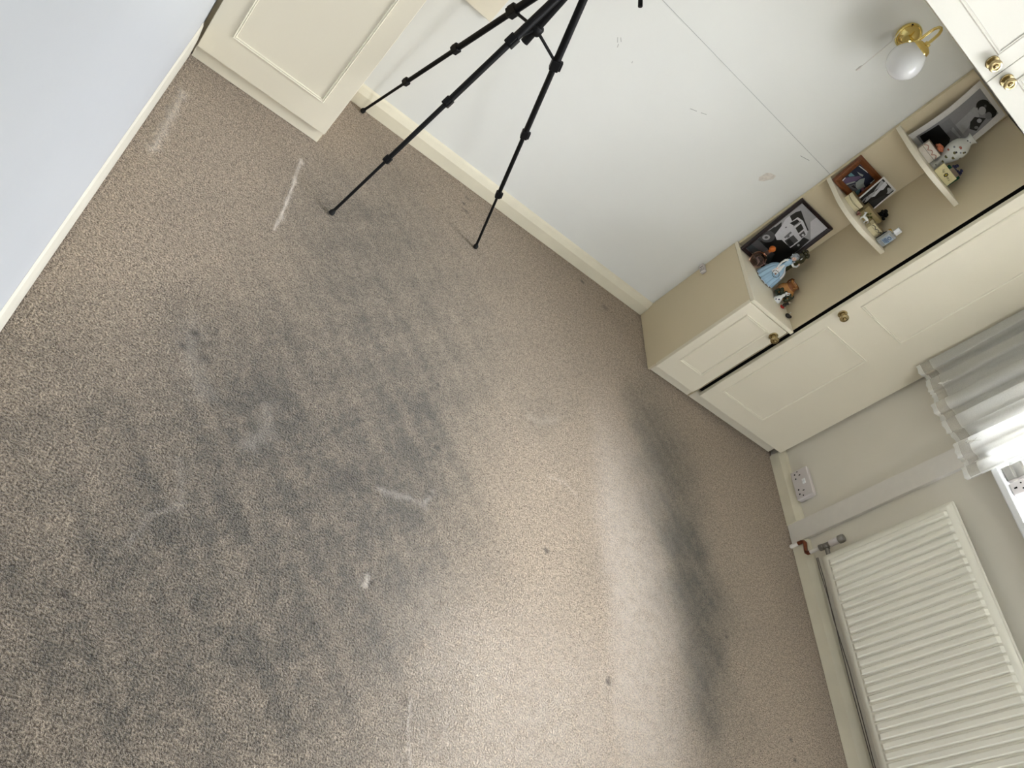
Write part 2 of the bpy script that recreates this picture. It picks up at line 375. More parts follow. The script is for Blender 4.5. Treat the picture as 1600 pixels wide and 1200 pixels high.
# ------------------------------------------------------------------ window 1
wr = bpy.data.objects.new('window_1', None); SC.collection.objects.link(wr); wr.location = (XR + .12, 1.11, WZ0); struct(wr)
f = MB()
fx0, fx1 = 2.81, 2.87
for y0, y1, z0, z1 in ((WY0, WY0 + .06, WZ0, WZ1), (WY1 - .06, WY1, WZ0, WZ1), (WY0 + .0601, WY1 - .0601, WZ0, WZ0 + .06), (WY0 + .0601, WY1 - .0601, WZ1 - .06, WZ1), (1.15, 1.21, WZ0 + .0601, WZ1 - .0601)):
    f.box(fx0, fx1, y0, y1, z0, z1, 'upvc')
f.build('window_frame', wr, bevel=.004)
MB().box(2.838, 2.842, WY0 + .05, WY1 - .05, WZ0 + .05, WZ1 - .05, 'pane').build('window_pane', wr)
MB().box(2.655, 2.81, WY0 - .04, WY1 + .04, .812, .835, 'upvc').build('window_sill', wr, bevel=.004)
wr2 = bpy.data.objects.new('window_2', None); SC.collection.objects.link(wr2); wr2.location = ((VX0 + VX1) / 2, YF - .06, VZ0); struct(wr2)
f = MB()
for x0, x1, z0, z1 in ((VX0, VX0 + .05, VZ0, VZ1), (VX1 - .05, VX1, VZ0, VZ1), (VX0 + .0501, VX1 - .0501, VZ0, VZ0 + .05), (VX0 + .0501, VX1 - .0501, VZ1 - .05, VZ1)):
    f.box(x0, x1, YF - .09, YF - .04, z0, z1, 'upvc')
f.build('window_frame', wr2, bevel=.004)
MB().box(VX0 + .04, VX1 - .04, YF - .067, YF - .063, VZ0 + .04, VZ1 - .04, 'pane').build('window_pane', wr2)
g_ = MB().box(2.9, 14, -8, 12, -.6, -.5, 'paving').build('ground'); struct(g_)

# ------------------------------------------------------------------ panelled doors
def panel_bead(mb, x0, x1, z0, z1, y, m='cream_bead', w=.010, h=.005):
    # raised moulding with mitred corners around a panel, on a face looking to -y
    ins = [(0, 0), (w * .25, h), (w * .55, h * .55), (w * .8, h * .8), (w, 0)]
    rings = []
    for d, hh in ins:
        rings.append([mb.bm.verts.new((a, y - hh, b)) for a, b in ((x0 + d, z0 + d), (x1 - d, z0 + d), (x1 - d, z1 - d), (x0 + d, z1 - d))])
    i = mb.mi(m)
    for a, b in zip(rings[:-1], rings[1:]):
        for k in range(4): mb.bm.faces.new((a[k], a[(k + 1) % 4], b[(k + 1) % 4], b[k])).material_index = i
def knob(parent, x, y, z, r=.017, name='knob', mt='brass_old'):
    k = MB()
    k.lathe([(r * 1.02, 0), (r * 1.05, .003), (r * .95, .005), (r * .55, .006), (r * .45, .012), (r * .5, .016), (r * .85, .019), (r, .023), (r * .98, .027), (r * .86, .030), (r * .62, .031), (r * .60, .029), (r * .42, .029), (r * .34, .033), (r * .1, .035)], (x, y, z), (0, -1, 0), mt, 28)
    return k.build(name, parent, smooth=True)

# left wardrobe
w = thing('wardrobe', (.13, 2.2, 0), 'tall cream wardrobe with panelled door in the left corner, beside the tripod', 'wardrobe')
MB().box(-.078, .338, 2.210, 2.568, .002, 2.36, 'cream_side').build('carcass', w, bevel=.001)
MB().box(-.078, .336, 2.207, 2.2095, .002, .055, 'cream').build('plinth', w)
d = MB().box(-.077, .338, 2.188, 2.2065, .050, 2.30, 'cream'); dd = d.build('door', w, bevel=.0015)
b = MB(); panel_bead(b, -.013, .282, .140, 1.05, 2.188); panel_bead(b, -.013, .282, 1.15, 2.20, 2.188); b.build('panel_moulding', dd)
MB().box(-.0910, -.0785, 2.226, 2.24, .002, 2.36, 'cream_side').build('filler_strip', w)
# board on the wall beside it
t = MB().box(.3395, .586, 2.548, 2.5698, .528, 1.75, 'cream').build('wall_board', bevel=.0015)
tag(t, 'flat cream board fixed to the back wall above the tripod legs, beside the wardrobe', 'board')

# ------------------------------------------------------------------ right-hand fitted furniture
cab = thing('corner_cabinet', (2.0, 2.4, 0), 'low cream cabinet with one small panelled door and ornaments on its top', 'cabinet')
MB().box(1.878, 1.890, 2.228, 2.5695, .002, .505, 'cream_side').build('side_panel', cab, bevel=.001)
MB().box(1.890, 2.122, 2.250, 2.5695, .045, .505, 'cream_side').build('carcass', cab)
MB().box(1.878, 2.1275, 2.213, 2.5695, .5055, .521, 'cream').build('top', cab, bevel=.0015)
MB().box(1.8905, 2.127, 2.236, 2.2495, .002, .044, 'cream').build('plinth', cab)
dd = MB().box(1.876, 2.106, 2.2085, 2.2265, .047, .5035, 'cream').build('door', cab, bevel=.0015)
b = MB(); panel_bead(b, 1.915, 2.053, .133, .462, 2.2085); b.build('panel_moulding', dd)
knob(dd, 2.080, 2.2085, .460)
MB().box(1.886, 2.127, 2.556, 2.5695, .5215, 1.470, 'cream_side').build('back_panel', cab, bevel=.001)
# curved shelves
def rounded_outline(x0, x1, y0, y1, r, n=12):
    P = [(x1, y1), (x0, y1)]
    for k in range(n + 1):
        a = math.pi + (math.pi / 2) * k / n
        P.append((x0 + r + r * math.cos(a), y0 + r + r * math.sin(a)))
    P.append((x1, y0)); return P
def shelf(z1, label):
    P = rounded_outline(1.884, 2.1275, 2.316, 2.5555, .115)
    o = MB().prism([(x, y, z1 - .017) for x, y in P], (0, 0, .017), 'cream').build('shelf', bevel=.0015)
    return tag(o, label, 'shelf')
shelf(.932, 'lower curved cream shelf in the alcove carrying the wood-framed photo')
shelf(1.207, 'upper curved cream shelf in the alcove carrying the white vase')
# tall wardrobe in the corner
tw = thing('wardrobe', (2.4, 2.4, 0), 'large cream wardrobe with panelled front meeting the radiator wall', 'wardrobe')
MB().box(2.128, 2.1315, 2.229, 2.5695, .002, 1.470, 'cream_side').build('side_panel', tw, bevel=.001)
MB().box(2.1317, 2.7195, 2.246, 2.5695, .054, 1.470, 'blackgap').build('carcass', tw)  # coloured near-black to paint the shade inside the gap beside the door
MB().box(2.132, 2.698, 2.236, 2.2445, .002, .052, 'cream').build('plinth', tw)
dd = MB().box(2.131, 2.6985, 2.196, 2.2125, .058, 1.462, 'cream').build('door', tw, bevel=.0015)
b = MB(); panel_bead(b, 2.177, 2.452, .137, .631, 2.196, h=.004, w=.010); panel_bead(b, 2.180, 2.460, .765, 1.37, 2.196, h=.004, w=.010); b.build('panel_moulding', dd)
knob(dd, 2.162, 2.196, .703)
MB().box(2.7002, 2.7198, 2.215, 2.244, .082, 1.470, 'cream').build('filler_strip', tw)
# overhead cupboard
oc = thing('overhead_cupboard', (1.6, 2.4, 1.47), 'white overhead cupboard with two brass-knobbed doors above the photo alcove', 'cupboard')
MB().box(.9, 2.7195, 2.250, 2.5695, 1.4735, 2.36, 'cream').build('carcass', oc)
d1 = MB().box(1.302, 1.7025, 2.226, 2.2475, 1.466, 2.30, 'cream_white').build('door', oc, bevel=.0015)
b = MB(); panel_bead(b, 1.354, 1.650, 1.524, 2.24, 2.226, 'cream_white', w=.012, h=.004); b.build('panel_moulding', d1)
knob(d1, 1.655, 2.226, 1.505, .018)
d2 = MB().box(1.7045, 2.105, 2.226, 2.2475, 1.466, 2.30, 'cream_white').build('door', oc, bevel=.0015)
b = MB(); panel_bead(b, 1.756, 2.052, 1.524, 2.24, 2.226, 'cream_white', w=.012, h=.004); b.build('panel_moulding', d2)
knob(d2, 1.738, 2.226, 1.508, .018)
d3 = MB().box(.9, 1.30, 2.226, 2.2475, 1.466, 2.30, 'cream_white').build('door', oc, bevel=.0015)
b = MB(); panel_bead(b, .952, 1.248, 1.524, 2.24, 2.226, 'cream_white', w=.012, h=.004); b.build('panel_moulding', d3)
d4 = MB().box(2.107, 2.699, 2.226, 2.2475, 1.4725, 2.30, 'cream_white').build('door', oc, bevel=.0015)
b = MB(); panel_bead(b, 2.16, 2.65, 1.524, 2.24, 2.226, 'cream_white', w=.012, h=.004); b.build('panel_moulding', d4)

# ------------------------------------------------------------------ radiator
def radiator():
    r = thing('radiator', (2.66, .9, .13), 'white ribbed panel radiator on the wall under the window', 'radiator')
    y0, y1, z0, z1, xf = .42, 1.612, .136, .656, 2.650
    body = MB(); i = body.mi('radiator')
    pitch = .0308; n = 37
    ys = [y1 - .012]; off = [0]
    st = y1 - .0225
    prof = []                       # y, depth of the rib (0 = flat land)
    for k in range(n):
        c = st - k * pitch
        prof += [(c, 0), (c - .006, 1), (c - .0195, 1), (c - .0255, 0)]
    prof = [(y1, 0), (y1 - .012, 0)] + prof + [(y0, 0)]
    zr = [(z0, 0), (z0 + .024, 0), (z0 + .034, 1), (z1 - .036, 1), (z1 - .026, 0), (z1, 0)]
    g = [[body.bm.verts.new((xf + (0 if not (a and b) else -.007) + .0, y, z)) for z, b in zr] for y, a in prof]
    for p in range(len(prof) - 1):
        for q in range(len(zr) - 1):
            body.bm.faces.new((g[p][q], g[p + 1][q], g[p + 1][q + 1], g[p][q + 1])).material_index = i
    o = body.build('front_panel', r, smooth=True, angle=25)
    s = o.modifiers.new('s', 'SOLIDIFY'); s.thickness = .002; s.offset = -1 if True else 1
    MB().box(xf + .004, xf + .018, y0 + .002, y1 - .002, z0 + .002, z1 - .004, 'radiator').build('water_panel', r, bevel=.004)
    for ya_, yb_ in ((y1 - .0005, y1 + .002), (y0 - .002, y0 + .0005)): MB().box(xf - .001, xf + .034, ya_, yb_, z0 + .004, z1 - .002, 'radiator').build('side_cover', r, bevel=.001)
    MB().box(xf - .002, xf + .012, y0, y1 + .001, z1 - .001, z1 + .006, 'radiator').build('top_rail', r, bevel=.0025, segs=3)
    for y in (.65, 1.35): MB().box(xf + .018, 2.7198, y - .02, y + .02, z0 + .08, z1 - .08, 'radiator').build('bracket', r)
    MB().tube([(2.668, 1.612, .158), (2.668, 1.648, .158)], .009, 'chrome').build('valve_tail', r, smooth=True)
radiator()
# valve and pipe
v = thing('radiator_valve', (2.67, 1.665, .12), 'grey and white thermostatic valve at the lower corner of the radiator', 'valve')
MB().lathe([(.0105, 0), (.013, .001), (.013, .016), (.0105, .018), (.011, .020), (.011, .046)], (2.67, 1.665, .128), (0, 0, 1), 'chrome', 20).tube([(2.67, 1.664, .158), (2.67, 1.650, .158)], .012, 'chrome').build('valve_body', v, smooth=True)
MB().lathe([(.012, 0), (.0135, .002), (.0135, .036), (.012, .038)], (2.67, 1.665, .1745), (0, 0, 1), 'white_pl', 24).build('sleeve', v, smooth=True)
MB().lathe([(.0145, 0), (.0165, .002), (.0165, .018), (.014, .024), (.004, .025)], (2.67, 1.665, .213), (0, 0, 1), 'chrome', 14).build('dial', v, smooth=True)
p = thing('copper_pipe', (2.68, 1.70, 0), 'cranked copper pipe with white painted ends, stepping over the skirting to the radiator valve', 'pipe')
MB().tube([(2.687, 1.735, .001), (2.687, 1.735, .036)], .0085, 'boxing').build('painted_end', p, smooth=True)
MB().tube([(2.672, 1.667, .084), (2.67, 1.665, .128)], .0078, 'boxing').build('painted_end', p, smooth=True)
MB().tube([(2.687, 1.735, .036), (2.687, 1.735, .052), (2.686, 1.731, .062), (2.685, 1.722, .067), (2.683, 1.708, .066), (2.680, 1.690, .065), (2.676, 1.676, .067), (2.673, 1.668, .074), (2.672, 1.667, .086)], .0082, 'copper').build('bend', p, smooth=True)
# boxing
bx = MB().box(2.703, 2.7199, 1.755, 1.843, .001, .811, 'boxing').build('pipe_boxing', bevel=.0015)
tag(bx, 'white vertical pipe boxing on the wall between double socket and radiator', 'pipe boxing')
# cables along the skirting
for pts in ([(2.7165, 1.66, .083), (2.714, 1.60, .083), (2.712, 1.5, .088), (2.710, 1.40, .090), (2.710, 1.30, .086), (2.712, 1.18, .083), (2.712, 1.0, .083), (2.712, .80, .083), (2.714, .6, .083), (2.714, .2, .083)],
            [(2.7175, 1.66, .088), (2.716, 1.55, .091), (2.716, 1.4, .084), (2.716, 1.2, .092), (2.716, .9, .088), (2.716, .2, .090)]):
    tag(MB().tube(pts, .0017, 'cable', 6).build('cable', smooth=True), 'thin grey cable running along the top of the skirting below the radiator', 'cable', 'cables on the skirting')

# ------------------------------------------------------------------ double socket
so = thing('double_socket', (2.70, 1.99, .12), 'white double socket with two switches on the wall just above the skirting', 'socket')
MB().box(2.694, 2.7198, 1.926, 2.070, .080, .158, 'white_pl').build('back_box', so, bevel=.006, segs=3)
fp = MB().box(2.684, 2.6938, 1.921, 2.062, .083, .163, 'white_pl').build('face_plate', so, bevel=.004, segs=3)
for yc, yl in ((2.033, 2.053), (1.955, 1.932)):
    h = MB()
    h.box(2.6832, 2.6845, yc - .002, yc + .002, .119, .127, 'blackgap')
    for dy in (-.011, .011): h.box(2.6832, 2.6845, yc + dy - .0032, yc + dy + .0032, .099, .105, 'blackgap')
    h.build('pin_holes', fp)
    MB().lathe([(.0028, 0), (.0028, .001)], (2.6842, yl, .116), (-1, 0, 0), 'blackgap', 12).build('screw_hole', fp)
for yc in (2.001, 1.988): MB().box(2.6805, 2.6845, yc - .0055, yc + .0055, .128, .142, 'upvc').build('rocker_switch', fp, bevel=.001)

# things on the sill
a = thing('plug_adaptor', (2.71, 1.59, .835), 'white cube plug adaptor with three black pin holes on the window sill', 'adaptor')
MB().box(2.695, 2.745, 1.568, 1.616, .8355, .885, 'white_pl').build('body', a, bevel=.003)
h = MB(); h.box(2.6945, 2.6955, 1.589, 1.595, .846, .856, 'blackgap')
for yy in (1.581, 1.603): h.lathe([(.003, 0), (.003, .001)], (2.6952, yy, .872), (-1, 0, 0), 'blackgap', 12)
h.build('pin_holes', a)
s = MB()
P = [(2.70, .8355), (2.70, .862), (2.706, .868), (2.704, .876), (2.703, .896), (2.708, .902), (2.735, .902), (2.735, .8355)]
s.prism([(x, 1.630, z) for x, z in P], (0, .056, 0), 'f_silver' if False else 'chrome')
tag(s.build('metal_block', bevel=.002, smooth=True), 'shiny silver ribbed metal block on the window sill, half behind the net curtain', 'metal block')

# ------------------------------------------------------------------ net curtain
def curtain():
    c = thing('net_curtain', (2.62, 1.92, 2.2), 'white gathered net curtain with scalloped lace hem beside the wardrobe', 'curtain')
    n = 240; L = 1.0
    ya, yb_ = 2.174, 1.652
    def ph(t): return 2 * math.pi * 5.6 * t + .9 * math.sin(5.1 * t + .4) + .5 * math.sin(13 * t)
    def foldx(t): return math.sin(ph(t)) * (.85 + .25 * math.sin(17 * t + 1)) + .18 * math.sin(2.3 * ph(t) + 1)
    def foldy(t): return .011 * math.sin(2 * ph(t) + .5) + .006 * math.sin(ph(t) + 2)
    rows = [0, .006, .014, .024, .024001, .07, .12, .25, .45, .8, 1.46]
    def pos(t, h):
        amp = .026 + .004 * math.sin(t * 9) - .006 * min(1, h)
        zb = .742 + .006 * math.sin(t * 11)
        xx = 2.627 - amp * foldx(t) + .004 * math.sin(t * 40 + h * 5)
        y = ya + (yb_ - ya) * t + foldy(t) * (1 - .4 * min(1, h))
        if h < .02: zb += .0045 * abs(math.sin(t * math.pi * 34)) * (1 - h / .02)
        return (xx, y, zb + h)
    def strip(mb, hs, m, t0=0, t1=1, off=0):
        i = mb.mi(m); N = n * 2
        g = [[mb.bm.verts.new(Vector(pos(t0 + (t1 - t0) * q / N, h)) + Vector((-off, 0, 0))) for h in hs] for q in range(N + 1)]
        for q in range(N):
            for r in range(len(hs) - 1): mb.bm.faces.new((g[q][r], g[q + 1][r], g[q + 1][r + 1], g[q][r + 1])).material_index = i
    b = MB(); strip(b, [.055, .12, .25, .45, .8, 1.20, 1.46], 'voile'); b.build('voile', c, smooth=True, angle=80)
    b = MB(); strip(b, [.016, .03, .055], 'voile_sheer'); b.build('sheer_band', c, smooth=True, angle=80)
    b = MB(); strip(b, [0, .006, .012, .02], 'lace', off=.0008); b.build('lace_hem', c, smooth=True, angle=80)
    # side hem
    b = MB(); strip(b, [.0, .1, .5, 1.46], 'lace', t0=.975, t1=1.0, off=.001); b.build('side_hem', c, smooth=True, angle=80)
    # embroidered sprigs
    for t0 in (.20, .50, .78, .93):
        b = MB()
        for dt, h0, ln, bend in ((0, .05, .045, .012), (.006, .055, .03, -.010), (-.006, .045, .025, .014)):
            pts = [Vector(pos(min(1, max(0, t0 + dt + bend * (u / 6) ** 2)), h0 + ln * u / 6)) + Vector((-.002, 0, 0)) for u in range(7)]
            b.tube(pts, [.0015, .002, .0022, .0022, .002, .0015, .001], 'lace', 6)
        b.build('embroidery', c, smooth=True)
    MB().tube([(2.627, 2.185, 2.205), (2.627, .40, 2.205)], .008, 'upvc').build('curtain_rail', c, smooth=True)
curtain()

# ------------------------------------------------------------------ tripod
def tripod():
    t = thing('tripod', (.624, 2.243, 0), 'black camera tripod standing on the carpet in front of the back wall', 'tripod')
    C0 = Vector((.624, 2.243, 0))
    def leg(foot):
        f = Vector(foot); d = C0 - f; d.z = 0; R = d.length; d.normalize()
        def P(l):                      # point l metres up the leg (measured foot to collar)
            s = l / .70
            return f + d * (R - .110) * s + Vector((0, 0, .662 * s))
        ax = (P(1) - P(0)).normalized(); side = ax.cross(d).normalized()
        root = MB()
        for l0, l1, r in ((.012, .235, .0047), (.235, .468, .0072), (.468, .70, .0096), (.70, .90, .0120)):
            root.tube([P(l0), P(l1)], r, 'black', 10)
        # flattened second profile on the upper segments
        lo = root.build('leg', t, smooth=True)
        MB().lathe([(.004, -.002), (.0085, 0), (.0088, .008), (.006, .014), (.0055, .016)], P(0), ax, 'rubber', 14).build('rubber_foot', lo, smooth=True)
        for l, w_ in ((.231, .0115), (.464, .0135), (.70, .0165)):
            q = P(l)
            Tm = Matrix.Translation(q) @ Matrix((side, (ax.cross(side)), ax)).transposed().to_4x4()
            m_ = MB().box(-w_ * .85, w_ * .85, -w_ * .85, w_ * .85, -w_, w_, 'black', Tm)
            m_.box(-w_ * .55, w_ * .55, w_ * .7, w_ * 1.25, -w_ * .8, w_ * .9, 'black', Tm)
            m_.build('leg_clamp', lo, bevel=.003, segs=3)
        return P
    Ps = [leg(p) for p in ((.4435, 2.534, .005), (.445, 1.925, .005), (.972, 2.228, .005))]
    hub = Vector((.624, 2.243, .705))
    b = MB()
    MB().tube([(.624, 2.243, .655), (.624, 2.243, 1.08)], .0125, 'black', 14).build('centre_column', t, smooth=True)
    MB().lathe([(.018, -.014), (.021, -.010), (.021, .010), (.018, .014)], hub, (0, 0, 1), 'black', 18).build('brace_collar', t, smooth=True)
    for P in Ps:
        a = P(.705); d = (a - hub).normalized()
        MB().tube([hub + d * .015, a], .0046, 'black', 8).build('brace', t, smooth=True)
    MB().lathe([(.02, .84), (.045, .86), (.05, .88), (.05, .905), (.03, .925), (.022, .94)], (.624, 2.243, 0), (0, 0, 1), 'black', 24).build('shoulder', t, smooth=True)
    MB().lathe([(.02, 1.08), (.026, 1.085), (.026, 1.12), (.015, 1.13), (.015, 1.15), (.03, 1.152), (.03, 1.165), (.008, 1.166), (.008, 1.18)], (.624, 2.243, 0), (0, 0, 1), 'black', 20).build('head', t, smooth=True)
    MB().tube([(.624, 2.243, 1.11), (.68, 2.14, 1.04), (.73, 2.05, .98)], .006, 'black', 8).build('pan_handle', t, smooth=True)
tripod()

# ------------------------------------------------------------------ wall lamp
def lamp():
    l = thing('wall_lamp', (1.62, 2.565, 1.385), 'brass wall lamp with white opal globe and pull cord, below the overhead cupboard', 'lamp')
    MB().lathe([(.040, 0), (.0415, .004), (.0415, .010), (.037, .014), (.035, .013), (.033, .016), (.024, .024), (.010, .028), (.004, .029)], (1.624, 2.5698, 1.384), (0, -1, 0), 'brass', 40).build('back_plate', l, smooth=True, angle=60)
    g = Vector((1.622, 2.455, 1.337))
    prof = []
    for k in range(25):
        a = -math.pi / 2 + math.pi * k / 24
        prof.append((max(.0015, .0565 * math.cos(a)) * (1 if a < 0 else (1 - .12 * math.sin(a))), .056 * math.sin(a) + (.006 * math.sin(a) if a > 0 else 0)))
    MB().lathe(prof, g, (0, 0, 1), 'opal', 40).build('globe_shade', l, smooth=True)
    MB().lathe([(.030, .048), (.0295, .054), (.027, .062), (.018, .068), (.010, .070), (.009, .078)], g, (0, 0, 1), 'brass', 30).build('lamp_holder', l, smooth=True)
    pts = []
    top = [(1.624, 2.545, 1.385), (1.624, 2.522, 1.386), (1.624, 2.510, 1.391), (1.6235, 2.505, 1.402), (1.623, 2.503, 1.435), (1.623, 2.499, 1.450), (1.623, 2.490, 1.460), (1.6225, 2.479, 1.463), (1.622, 2.468, 1.459), (1.622, 2.460, 1.449), (1.622, 2.457, 1.434), (1.622, 2.455, 1.405)]
    MB().tube(pts + [Vector(q) for q in top], .0048, 'brass', 12).build('swan_arm', l, smooth=True)
    c = MB().tube([(1.585, 2.553, 1.372), (1.576, 2.53, 1.355), (1.573, 2.52, 1.33), (1.572, 2.515, 1.236)], .0015, 'cord', 6)
    c.build('pull_cord', l)
    MB().lathe([(.003, -.022), (.0045, -.018), (.004, -.003), (.0018, 0)], (1.572, 2.515, 1.236), (0, 0, 1), 'cord', 12).build('cord_pull', l, smooth=True)
    MB().lathe([(.003, 0), (.003, .003)], (1.597, 2.5568, 1.410), (-.6, 0, .8), 'blackgap', 10).build('fixing_screw', l)
lamp()

# wall marks
pm = MB(); P = [(1.703, .752), (1.713, .742), (1.728, .752), (1.748, .782), (1.744, .797), (1.722, .792), (1.708, .782)]
pm.prism([(x, 2.5699, z) for x, z in P], (0, -.0007, 0), 'plaster')
tag(pm.build('plaster_patch'), 'small chipped patch of bare plaster on the back wall left of the truck photo', 'wall damage')
sc = MB()
for x0, z0, x1, z1 in ((.932, .760, .944, .748), (.940, .766, .951, .757), (.950, .747, .955, .737), (1.027, .738, 1.030, .732), (1.30, .757, 1.325, .766), (1.34, .772, 1.36, .781), (1.74, .905, 1.78, .915)):
    sc.tube([(x0, 2.5698, z0), (x1, 2.5698, z1)], .0007, 'mark', 5)
tag(sc.build('scuff_marks', smooth=True), 'thin pencil-grey scuff marks on the plain back wall right of the tripod', 'scuff marks', kind='stuff')
# small plug on the cabinet edge
pg = thing('cable_connector', (1.872, 2.55, .346), 'small white connector clipped on the side of the low cabinet against the back wall', 'connector')
MB().box(1.862, 1.8778, 2.522, 2.566, .336, .360, 'white_pl').build('body', pg, bevel=.003)
c = MB()
for y in (2.530, 2.538): 
    for z in (.341, .348, .355): c.box(1.8614, 1.8622, y - .002, y + .002, z - .0018, z + .0018, 'cable')
c.box(1.8614, 1.8622, 2.548, 2.5505, .341, .355, 'blackgap')
c.build('contacts', pg)

# ------------------------------------------------------------------ pictures
class Pic:
    """flat picture in the plane O + u*U + v*V; drawing units of the sketch are mapped by its three corners"""
    def __init__(s, bl, br, tl, cbl, ctr, ctl):
        s.O = Vector(bl); s.U = Vector(br) - s.O; s.V = Vector(tl) - s.O
        s.N = s.U.cross(s.V).normalized()
        if s.N.y > 0: s.N = -s.N
        a = np.array(ctl, float); s.cu = np.array(ctr, float) - a; s.cv = a - np.array(cbl, float); s.c0 = np.array(cbl, float)
        s.inv = np.linalg.inv(np.stack([s.cu, s.cv], 1))
    def uv(s, p): return s.inv @ (np.array(p, float) - s.c0)
    def P(s, u, v, d=0, clampit=None):
        if clampit: u = min(max(u, clampit[0]), clampit[1]); v = min(max(v, clampit[2]), clampit[3])
        return s.O + s.U * u + s.V * v + s.N * d
    def poly(s, mb, pts, m, d, cl=None):
        f = [s.P(*s.uv(p), d, cl) for p in pts]
        mb.face(f, m)
    def disc(s, mb, c, r, m, d, cl=None, n=18, e=1.0):
        s.poly(mb, [(c[0] + r * math.cos(2 * math.pi * k / n), c[1] + r * e * math.sin(2 * math.pi * k / n)) for k in range(n)], m, d, cl)
    def quad(s, mb, u0, u1, v0, v1, m, d): mb.face([s.P(u0, v0, d), s.P(u1, v0, d), s.P(u1, v1, d), s.P(u0, v1, d)], m)
def frame_mesh(pic, w, th, m, name, parent, inner=.6):
    U, V, N = pic.U, pic.V, pic.N; wu = w / U.length; wv = w / V.length
    mb = MB(); i = mb.mi(m)
    rings = []
    for d, hh in ((0, 0), (0, th), (.35, th), (.75, th * inner), (1, th * inner * .8), (1, 0)):
        rings.append([mb.bm.verts.new(pic.P(u, v, hh)) for u, v in ((wu * d, wv * d), (1 - wu * d, wv * d), (1 - wu * d, 1 - wv * d), (wu * d, 1 - wv * d))])
    for a, b in zip(rings, rings[1:] + rings[:1]):
        for k in range(4): mb.bm.faces.new((a[k], a[(k + 1) % 4], b[(k + 1) % 4], b[k])).material_index = i
    return mb.build(name, parent, bevel=.0006)
g = lambda n, v, r=.3: flat('print_grey_%d' % n, v, v, int(v * 1.02), r)
K0, K1, K2, K3, K4, K5 = g(0, 10), g(1, 38), g(2, 78), g(3, 118), g(4, 165), g(5, 205)
# framed truck photograph
p1 = Pic((1.884, 2.526, .5217), (2.084, 2.526, .5217), (1.884, 2.549, .812), (70, 795), (1357, 518), (915, 75))
fr1 = thing('framed_photo', (1.98, 2.535, .521), 'black-framed black-and-white photo of an old truck, leaning on the low cabinet top', 'framed photo')
frame_mesh(p1, .014, .012, 'darkframe', 'frame', fr1)
MB().prism([p1.P(0, 0, -.003), p1.P(1, 0, -.003), p1.P(1, 1, -.003), p1.P(0, 1, -.003)], p1.N * .003, 'darkframe').build('backing', fr1)
b = MB(); cl = (.07, .93, .05, .95)
p1.quad(b, .06, .94, .04, .96, K5, .002); p1.quad(b, .07, .93, .05, .95, K4, .0024)
def q1(pts, m, d): p1.poly(b, pts, m, d, cl)
q1([(1295, 515), (1150, 330), (1040, 420), (1060, 690)], K5, .0026)
q1([(60, 800), (540, 480), (760, 700), (620, 1100), (300, 1100)], flat('print_slate', 52, 58, 62), .0026)
q1([(340, 690), (560, 600), (700, 660), (800, 790), (900, 820), (820, 920), (640, 1050), (500, 1020), (560, 900), (430, 790)], K0, .0028)
q1([(790, 790), (960, 650), (1045, 695), (860, 880)], K1, .0029)
q1([(755, 322), (830, 270), (900, 250), (960, 400), (1022, 545), (985, 565), (930, 440), (770, 430)], K1, .0030)
q1([(545, 490), (640, 410), (640, 470), (560, 590), (430, 570)], K1, .0030)
q1([(550, 600), (640, 470), (690, 370), (745, 320), (785, 400), (860, 345), (935, 400), (1010, 560), (1000, 620), (950, 650), (915, 700), (780, 810), (650, 680), (580, 680)], K5, .0032)
q1([(750, 430), (850, 375), (892, 408), (812, 468)], K1, .0034)
q1([(835, 505), (910, 440), (952, 520), (880, 585)], K1, .0034)
q1([(888, 610), (955, 550), (985, 610), (930, 660)], K2, .0034)
q1([(690, 695), (810, 610), (885, 700), (760, 800)], K2, .0034)
q1([(715, 700), (760, 665), (830, 750), (775, 790)], K1, .0035)
q1([(680, 640), (770, 555), (790, 575), (700, 660)], K3, .0034)
q1([(690, 485), (715, 478), (715, 498), (690, 503)], K3, .0034)
q1([(800, 470), (905, 405), (912, 415), (810, 480)], K3, .0035)
p1.disc(b, (450, 625), 105, K2, .0031, cl, e=.85); p1.disc(b, (430, 635), 55, K4, .0033, cl, e=.75); p1.disc(b, (430, 635), 25, K2, .0034, cl, e=.75)
p1.disc(b, (735, 625), 24, K3, .0035, cl); p1.disc(b, (890, 770), 18, K4, .0035, cl); p1.disc(b, (945, 615), 18, K5, .0036, cl)
q1([(180, 700), (300, 660), (560, 900), (500, 960)], K2, .0027)
b.build('print', fr1)
# wood-framed colour photograph
p2 = Pic((1.884, 2.530, .9325), (2.034, 2.530, .9325), (1.884, 2.548, 1.056), (15, 620), (1297, 690), (745, 80))
fr2 = thing('framed_photo', (1.96, 2.53, .929), 'brown wooden framed colour photo on the lower shelf', 'framed photo')
frame_mesh(p2, .023, .011, 'walnut', 'frame', fr2)
MB().prism([p2.P(0, 0, -.003), p2.P(1, 0, -.003), p2.P(1, 1, -.003), p2.P(0, 1, -.003)], p2.N * .003, 'walnut').build('backing', fr2)
b = MB(); cl = (.15, .85, .17, .83)
nv = flat('navy', 22, 30, 52); pu = flat('mauve', 92, 74, 104); pa = flat('pale_sage', 150, 156, 150); te = flat('teal', 88, 132, 140); pk = flat('dusty_pink', 122, 84, 108); dk = flat('near_black', 10, 12, 18); wh = flat('paper_white', 208, 208, 204)
p2.quad(b, .14, .86, .16, .84, nv, .002)
def q2(pts, m, d): p2.poly(b, pts, m, d, cl)
q2([(820, 830), (1110, 670), (1250, 800), (900, 1100), (740, 1060)], dk, .0022)
q2([(230, 660), (340, 580), (700, 560), (740, 600), (560, 700), (320, 745)], pu, .0023)
q2([(240, 650), (330, 575), (345, 585), (260, 665)], wh, .0024); q2([(310, 740), (560, 680), (600, 700), (350, 770)], pa, .0024)
